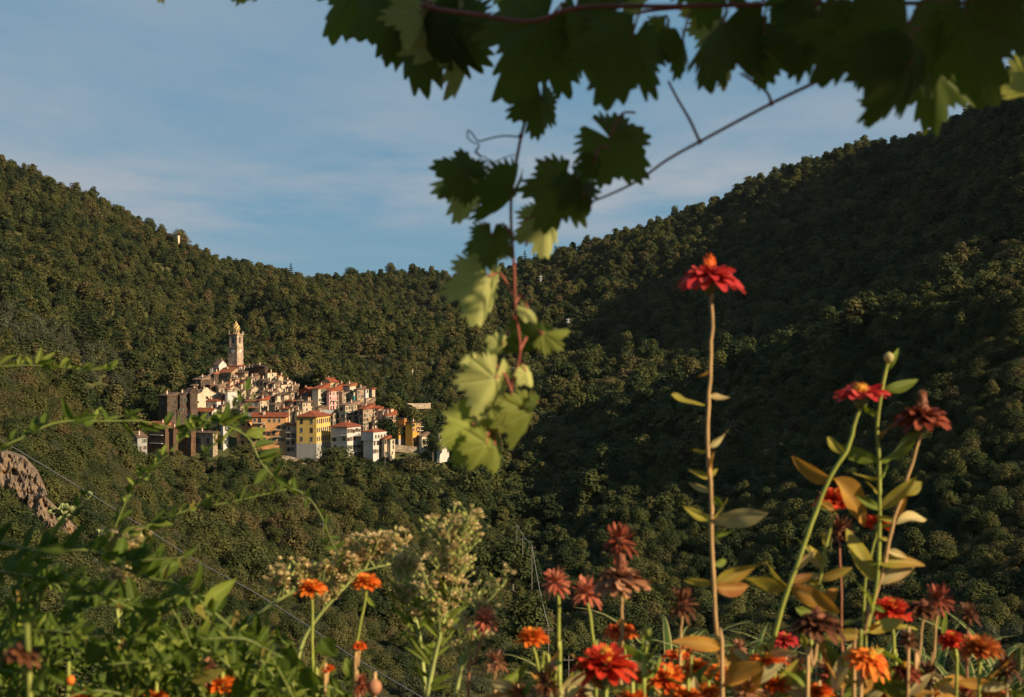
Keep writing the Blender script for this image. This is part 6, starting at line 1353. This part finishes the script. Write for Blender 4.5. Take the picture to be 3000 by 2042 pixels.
# ------------------------------------------------------------------ striped grass clumps behind the zinnias
m_blade, nt, b = new_mat('cream_edged_blade')
a_ = nt.nodes.new('ShaderNodeAttribute'); a_.attribute_name = 'edge'
c = ramp(nt, a_.outputs['Fac'], [(.35, (.07, .11, .025)), (.6, (.42, .37, .15))]); nt.links.new(c, b.inputs['Base Color']); b.inputs['Roughness'].default_value = .7; b.inputs['Specular IOR Level'].default_value = .08; add_translucent(nt, b, c, .25)
def striped_grass(px, py, Y, spread, label, seed, n=46):
    rs = random.Random(seed); c0 = at(px, py, Y); root_z = c0.z - spread * .5
    g = Vector((c0.x, Y, root_z)); V, F, E_ = [], [], []
    for i in range(n):
        an = rs.random() * 6.283; L = spread * (.7 + .6 * rs.random()); out = Vector((math.cos(an), math.sin(an) * .8, 0)); side = Vector((-out.y, out.x, 0)); up0 = .5 + .9 * rs.random(); w = .0085 * (.7 + .6 * rs.random())
        b0 = len(V); m_ = 8
        for j in range(m_ + 1):
            t = j / m_; p = out * L * t * (.55 + .3 * t) + Vector((0, 0, L * (up0 * 1.15 * t - .75 * t * t))); ww = w * (1 - t ** 2.2) + .0006
            for k in (-1, -.45, .45, 1): V.append(p + side * ww * k + Vector((0, 0, -.4 * ww * abs(k)))); E_.append(1.0 if abs(k) == 1 else 0.0)
        for j in range(m_):
            for k in range(3): F.append((b0 + j*4 + k, b0 + (j+1)*4 + k, b0 + (j+1)*4 + k + 1, b0 + j*4 + k + 1))
    root = tag(empty('striped_grass', g), label, 'ornamental grass', 'striped grass clumps behind the zinnias')
    mesh_obj('blades', V, F, m_blade, root, smooth=True, attrs={'edge': E_})
    mb = MB(); mb.tube([(0, 0, .02), (0, 0, GBED - g.z - .05)], [.012, .02], 8); mesh_obj('stalk', mb.v, mb.f, m_st_g, root, smooth=True)
for i, (px, py, Y, sp, lab) in enumerate([(1965,1905,2.3,.17,'striped grass clump left of the tallest zinnia stem'),(2010,1985,2.2,.17,'striped grass under the half open orange zinnia'),(1720,2035,2.2,.15,'striped grass at the bottom left of the crimson zinnia'),
    (2185,1985,2.3,.19,'striped grass between the tallest and the slanting stem'),(2720,1990,2.3,.22,'striped grass under the shaded right zinnias'),(2860,1995,2.2,.20,'striped grass below the rust orange zinnia'),(2975,1975,2.3,.2,'striped grass in the bottom right corner'),
    (2400,1990,2.4,.16,'striped grass behind the brown drooping zinnia'),(2560,2020,2.4,.18,'striped grass behind the drooping orange zinnia'),(1870,2010,2.4,.14,'small striped grass behind the leafy shoot')]): striped_grass(px, py, Y, sp, lab, 40 + i)

# ------------------------------------------------------------------ fleabane gone to seed
m_fst = stem_mat('fleabane_stem', (.28, .31, .09)); m_seed = petal_mat('peach_seed_tuft', (.60, .44, .20), (.74, .58, .30), .3); m_gbud = petal_mat('green_seed_bud', (.40, .42, .10), (.56, .56, .18), .3)
def tuft(mb, c, r, rs):
    for i in range(11):
        d = Vector((rs.gauss(0, 1), rs.gauss(0, 1), abs(rs.gauss(.5, .8)))).normalized(); s = d.cross(Vector((rs.random(), rs.random(), rs.random() + .1))).normalized() * r * .34
        mb.add([c, c + d * r * .7 - s, c + d * r * 1.15, c + d * r * .7 + s], [(0, 1, 2, 3)])
def budshape(mb, c, d, r): 
    s = d.cross(Vector((.3, .5, .2))).normalized() * r * .5; u = d.cross(s).normalized() * r * .5
    mb.add([c, c + d*r + s, c + d*r + u, c + d*r - s, c + d*r - u, c + d * r * 2.2], [(0,1,2),(0,2,3),(0,3,4),(0,4,1),(1,5,2),(2,5,3),(3,5,4),(4,5,1)], 1)
def fleabane(label, stem, Y, heads, width, seed, leafy=True, sp=(1.0, .5), budshare=.4):
    """main stem along a photo polyline (top first); `heads` side branches end in little tufts"""
    rs = random.Random(seed); P_ = path(stem, Y); end = P_[-1]; g = Vector((end.x, Y + .05, GBED - .05))
    root = tag(empty('fleabane', g), label, 'weed', 'fleabane plants gone to seed'); P_ = P_ + [g]
    st = MB(); st.tube([p - g for p in P_], taper(len(P_), px2m(3, Y), px2m(8, Y)), 7); sd = MB(); lf = MB(); n = len(P_) - 2
    for b_ in range(heads):
        t = (b_ / heads) ** 1.15; i = int(t * n * sp[0]); p = P_[min(i, n)] - g
        an = b_ * 2.4 + rs.random(); L = px2m(width, Y) * (.35 + .75 * rs.random()) * (1 - .25 * t)
        out = Vector((math.cos(an), .55 * math.sin(an), .75 + .5 * rs.random())).normalized()
        q = [p, p + out * L * .5, p + out * L + Vector((0, 0, .12 * L))]; st.tube(smooth_path(q, 3), taper(7, px2m(2.6, Y), px2m(1.4, Y)), 5)
        for k in range(8):
            s0 = p.lerp(q[2], .4 + .6 * k / 7); d = (Vector((math.cos(k * 2.4 + b_), .6 * math.sin(k * 2.4 + b_), .9)) + out * .4).normalized(); l2 = L * (.22 + .22 * rs.random()); e = s0 + d * l2
            st.tube([s0, s0.lerp(e, .5) + Vector((0, 0, .004)), e], taper(3, px2m(1.6, Y), px2m(.9, Y)), 4)
            if rs.random() < budshare: budshape(sd, e, d, px2m(8, Y))
            else: tuft(sd, e, px2m(11.5, Y), rs)
    mesh_obj('stem', st.v, st.f, m_fst, root, smooth=True)
    o = sd.build('panicle', [m_seed, m_gbud], root); o['kind'] = 'stuff'
    if leafy:
        V, F, A = [], [], []
        for k in range(26):
            i = int(n * (.35 + .6 * rs.random())); p = P_[i] - g; v, f, a = lance_leaf(rs, px2m(60 + 60 * rs.random(), Y), px2m(7, Y), .3, .2, .5, 6)
            b0 = len(V); V += to_world(v, p, basis(rs.choice((200, 220, -20, -45, 240)) + rs.uniform(-20, 20), rs.uniform(-60, 60), rs.uniform(-30, 30))); F += [[x + b0 for x in ff] for ff in f]; A += a
        mesh_obj('leaves', V, F, m_zl[0], root, smooth=True, attrs={'vein': A})
fleabane('tall bushy fleabane with peach seed tufts in the lower middle', [(1330,1600),(1322,1700),(1305,1800),(1275,1920),(1245,2070)], 1.9, 56, 118, 3, sp=(.72, .5))
fleabane('branch of fleabane leaning up to the left beside the tall one', [(1195,1680),(1200,1760),(1228,1860),(1250,2070)], 1.95, 22, 90, 4, sp=(.7, .5))
fleabane('spreading fleabane spray behind the two orange zinnias', [(1150,1650),(1000,1690),(870,1730),(770,1790),(690,1870),(660,2080)], 2.1, 46, 80, 5, False, sp=(.55, .5), budshare=.15)
fleabane('second spray of fleabane right behind the orange zinnias', [(1080,1650),(1010,1720),(930,1810),(880,1900),(850,2080)], 2.1, 30, 75, 6, False, sp=(.5, .5), budshare=.15)
fleabane('peach fleabane tuft rising from the left shrub', [(370,1650),(350,1740),(345,1830),(352,1950),(350,2080)], 1.75, 30, 85, 7, False, sp=(.5, .5), budshare=.1)
fleabane('thin fleabane sprig in the lower middle by the coral zinnia', [(1395,1790),(1378,1880),(1350,1960),(1330,2070)], 1.8, 12, 110, 8, False, sp=(.8, .5))

# ------------------------------------------------------------------ arching shrub at the lower left
m_sh = [leaf_mat('shrub_leaf', (.078, .118, .012), (.17, .24, .012), .3, (.17, .23, .05)), leaf_mat('young_shrub_leaf', (.23, .28, .04), (.34, .40, .03), .35, (.34, .38, .08)), leaf_mat('spotted_shrub_leaf', (.24, .21, .04), (.34, .28, .03), .3, (.3, .26, .08), (.22, .11, .03))]
m_shst = stem_mat('shrub_stem', (.13, .155, .035))
shrub = tag(empty('arching_shrub', (-.75, 1.9, 0.0)), 'rambling green shrub with arching leafy shoots filling the lower left', 'shrub'); SO = Vector(shrub.location)
srs = random.Random(77)
def shoot(P_, rad, leaf, gap, young=0.15, start=0.0, upright=.5, name='shoot'):
    """a stem with leaves in pairs along it"""
    n = len(P_); mb = MB(); mb.tube([p - SO for p in P_], taper(n, rad, rad * .45), 7)
    so_ = mesh_obj(name, mb.v, mb.f, m_shst, shrub, smooth=True)
    d = [0.0]
    for i in range(1, n): d.append(d[-1] + (P_[i] - P_[i-1]).length)
    tot = d[-1]; s = tot * start; V, F, A, MI = [], [], [], []; k = 0
    while s < tot:
        i = max(1, int(np.searchsorted(d, s))); i = min(i, n - 1); p = P_[i-1].lerp(P_[i], (s - d[i-1]) / max(1e-6, d[i] - d[i-1])); t = (P_[i] - P_[i-1]).normalized()
        sz = leaf * (.55 + .5 * srs.random()) * (1 - .4 * (s / tot) ** 2)
        for sgn in (1, -1):
            if srs.random() < .12: continue
            ax = Vector((srs.gauss(0, .5), srs.gauss(0, .55) + .4 * sgn * (k % 2), sgn * .75 * (1 - upright) + upright * .95 + srs.gauss(0, .3)))
            dr = (t * .55 + ax.normalized()).normalized(); nn = Vector((srs.gauss(0, .5), -1, srs.gauss(.2, .5))); nn = (nn - dr * nn.dot(dr)).normalized(); sd_ = nn.cross(dr)
            v, f, a = lance_leaf(srs, sz, sz * (.15 + .06 * srs.random()), .4, .15 + .3 * srs.random(), .4, 6)
            b0 = len(V); V += [p - SO + dr * x.x + sd_ * x.y + nn * x.z for x in v]; F += [[q + b0 for q in ff] for ff in f]; A += a; MI += [1 if srs.random() < young else 2 if srs.random() < .06 else 0] * len(f)
        k += 1; s += gap * .72 * (.75 + .5 * srs.random())
    if V: mesh_obj('leaves', V, F, m_sh, so_, smooth=True, attrs={'vein': A}, mi=MI)
SH = [ # photo path, Y, stem px, leaf px, gap px, young share
 ([(-140,1420),(0,1316),(69,1281),(138,1247),(207,1233),(310,1234),(393,1233),(449,1240),(511,1254),(590,1255)], (1.9,2.0), 4, 84, 54, .1),
 ([(-160,1072),(0,1074),(70,1070),(138,1074),(200,1078),(240,1083),(335,1080)], 1.9, 3.5, 62, 24, .55),
 ([(330,1560),(386,1433),(428,1392),(483,1336),(545,1274),(607,1240),(690,1191),(735,1125)], (2.0,1.95), 3.2, 62, 42, .3),
 ([(560,1225),(640,1240),(725,1281),(766,1357),(828,1419),(890,1447),(935,1500),(965,1570),(1000,1640)], 1.9, 3.5, 74, 56, .2),
 ([(60,1660),(165,1612),(331,1585),(428,1543),(552,1495),(690,1468),(845,1432)], (1.9,1.95), 4.5, 66, 32, .5),
 ([(-100,1670),(0,1675),(138,1695),(300,1745),(420,1800)], (1.3,1.5), 5, 110, 70, .1), ([(300,1640),(442,1695),(531,1723),(662,1826),(766,1937),(849,2045),(900,2110)], (1.5,1.4), 6, 120, 70, .15),
 ([(-60,1580),(110,1612),(262,1613),(386,1640),(540,1633)], 1.45, 5, 104, 50, .1), ([(600,1330),(640,1290),(700,1240),(745,1150)], 1.95, 3, 60, 60, .3), ([(40,1700),(160,1560),(220,1500),(250,1430)], 1.85, 3.5, 62, 60, .3)]
for pp, Y, sr_, lf, gap, yg in SH:
    y0 = Y[0] if isinstance(Y, tuple) else Y
    shoot(path(pp, Y), px2m(sr_, y0), px2m(lf, y0), px2m(gap, y0), yg)
bnd = lambda px: float(np.interp(px, [-200, 0, 200, 450, 650, 850, 1000, 1080], [1640, 1650, 1680, 1720, 1800, 1900, 1990, 2060]))
for i in range(86):
    px = srs.uniform(-220, 1000); top = bnd(px) + 20 + 330 * srs.random() ** 1.3; Y = 1.35 + .9 * srs.random()
    lean = srs.uniform(-260, 260); a = at(px, top, Y); b0 = at(px - lean, 2250 + 100 * srs.random(), Y + .1); mid = a.lerp(b0, .5) + Vector((srs.gauss(0, .02), 0, .03)); tipx = a + Vector(((1 if lean > 0 else -1) * .06, -.02, -.02 + .03 * srs.random()))
    shoot(smooth_path([b0, mid, a, tipx], 5), (.0019), px2m(srs.choice((70, 90, 115)), Y), px2m(40, Y), .15 + .25 * srs.random(), .1, .35)
V, F, A = [], [], []     # a few broad rounded leaves of the shrub's lower branches
BR = [(820,1900,95),(790,2010,85),(880,1960,80),(300,1880,80),(520,1900,85),(700,1990,90),(940,1870,70),(160,1960,90)]
for (px, py, L) in BR:
    Y = 1.45; v, f, a = lance_leaf(srs, px2m(L, Y), px2m(L, Y) * .42, .15, .15, .3, 8)
    mesh_obj('broad_leaf', [q - SO for q in to_world(v, at(px, py, Y), basis(srs.uniform(30, 140), srs.uniform(-30, 30), 10))], f, m_sh[0], shrub, smooth=True, attrs={'vein': a})
# trunk that carries it
for k in range(6):
    mb = MB(); mb.tube([(0, 0, -.1), (.25 * math.cos(k), .15 * math.sin(k), .45), (.55 * math.cos(k * 1.1), .25 * math.sin(k), .85)], [.018, .012, .006], 8); mesh_obj('branch', mb.v, mb.f, m_bark, shrub, smooth=True)
bed = MB(); bed.box((0.3, 2.2, GBED / 2 - .02), (5.0, 2.9, GBED), 0); tag(bed.build('flower_bed', m_soil), kind='structure')

# ------------------------------------------------------------------ the air between the near slopes and the far ridges
hm = bpy.data.materials.new('thin_haze'); hm.use_nodes = True; nt = hm.node_tree
nt.nodes.remove(nt.nodes['Principled BSDF']); pv = nt.nodes.new('ShaderNodeVolumePrincipled')
pv.inputs['Color'].default_value = (.80, .86, .92, 1); pv.inputs['Density'].default_value = 0.000011; pv.inputs['Anisotropy'].default_value = .2
nt.links.new(pv.outputs[0], nt.nodes['Material Output'].inputs['Volume'])
try: hm.cycles.homogeneous_volume = True
except Exception: pass
x0, x1 = float(GXX.min()) - 5, float(GXX.max()) + 5; z0, z1 = float(GZ.min()) - 1.2, float(GZ.max()) + 22
mb = MB(); mb.box(((x0 + x1) / 2, 945, (z0 + z1) / 2), (x1 - x0, 2520, z1 - z0)); tag(mb.build('haze', hm), 'thin pale haze filling the valley air', 'haze', kind='stuff')
S.cycles.volume_bounces = 0
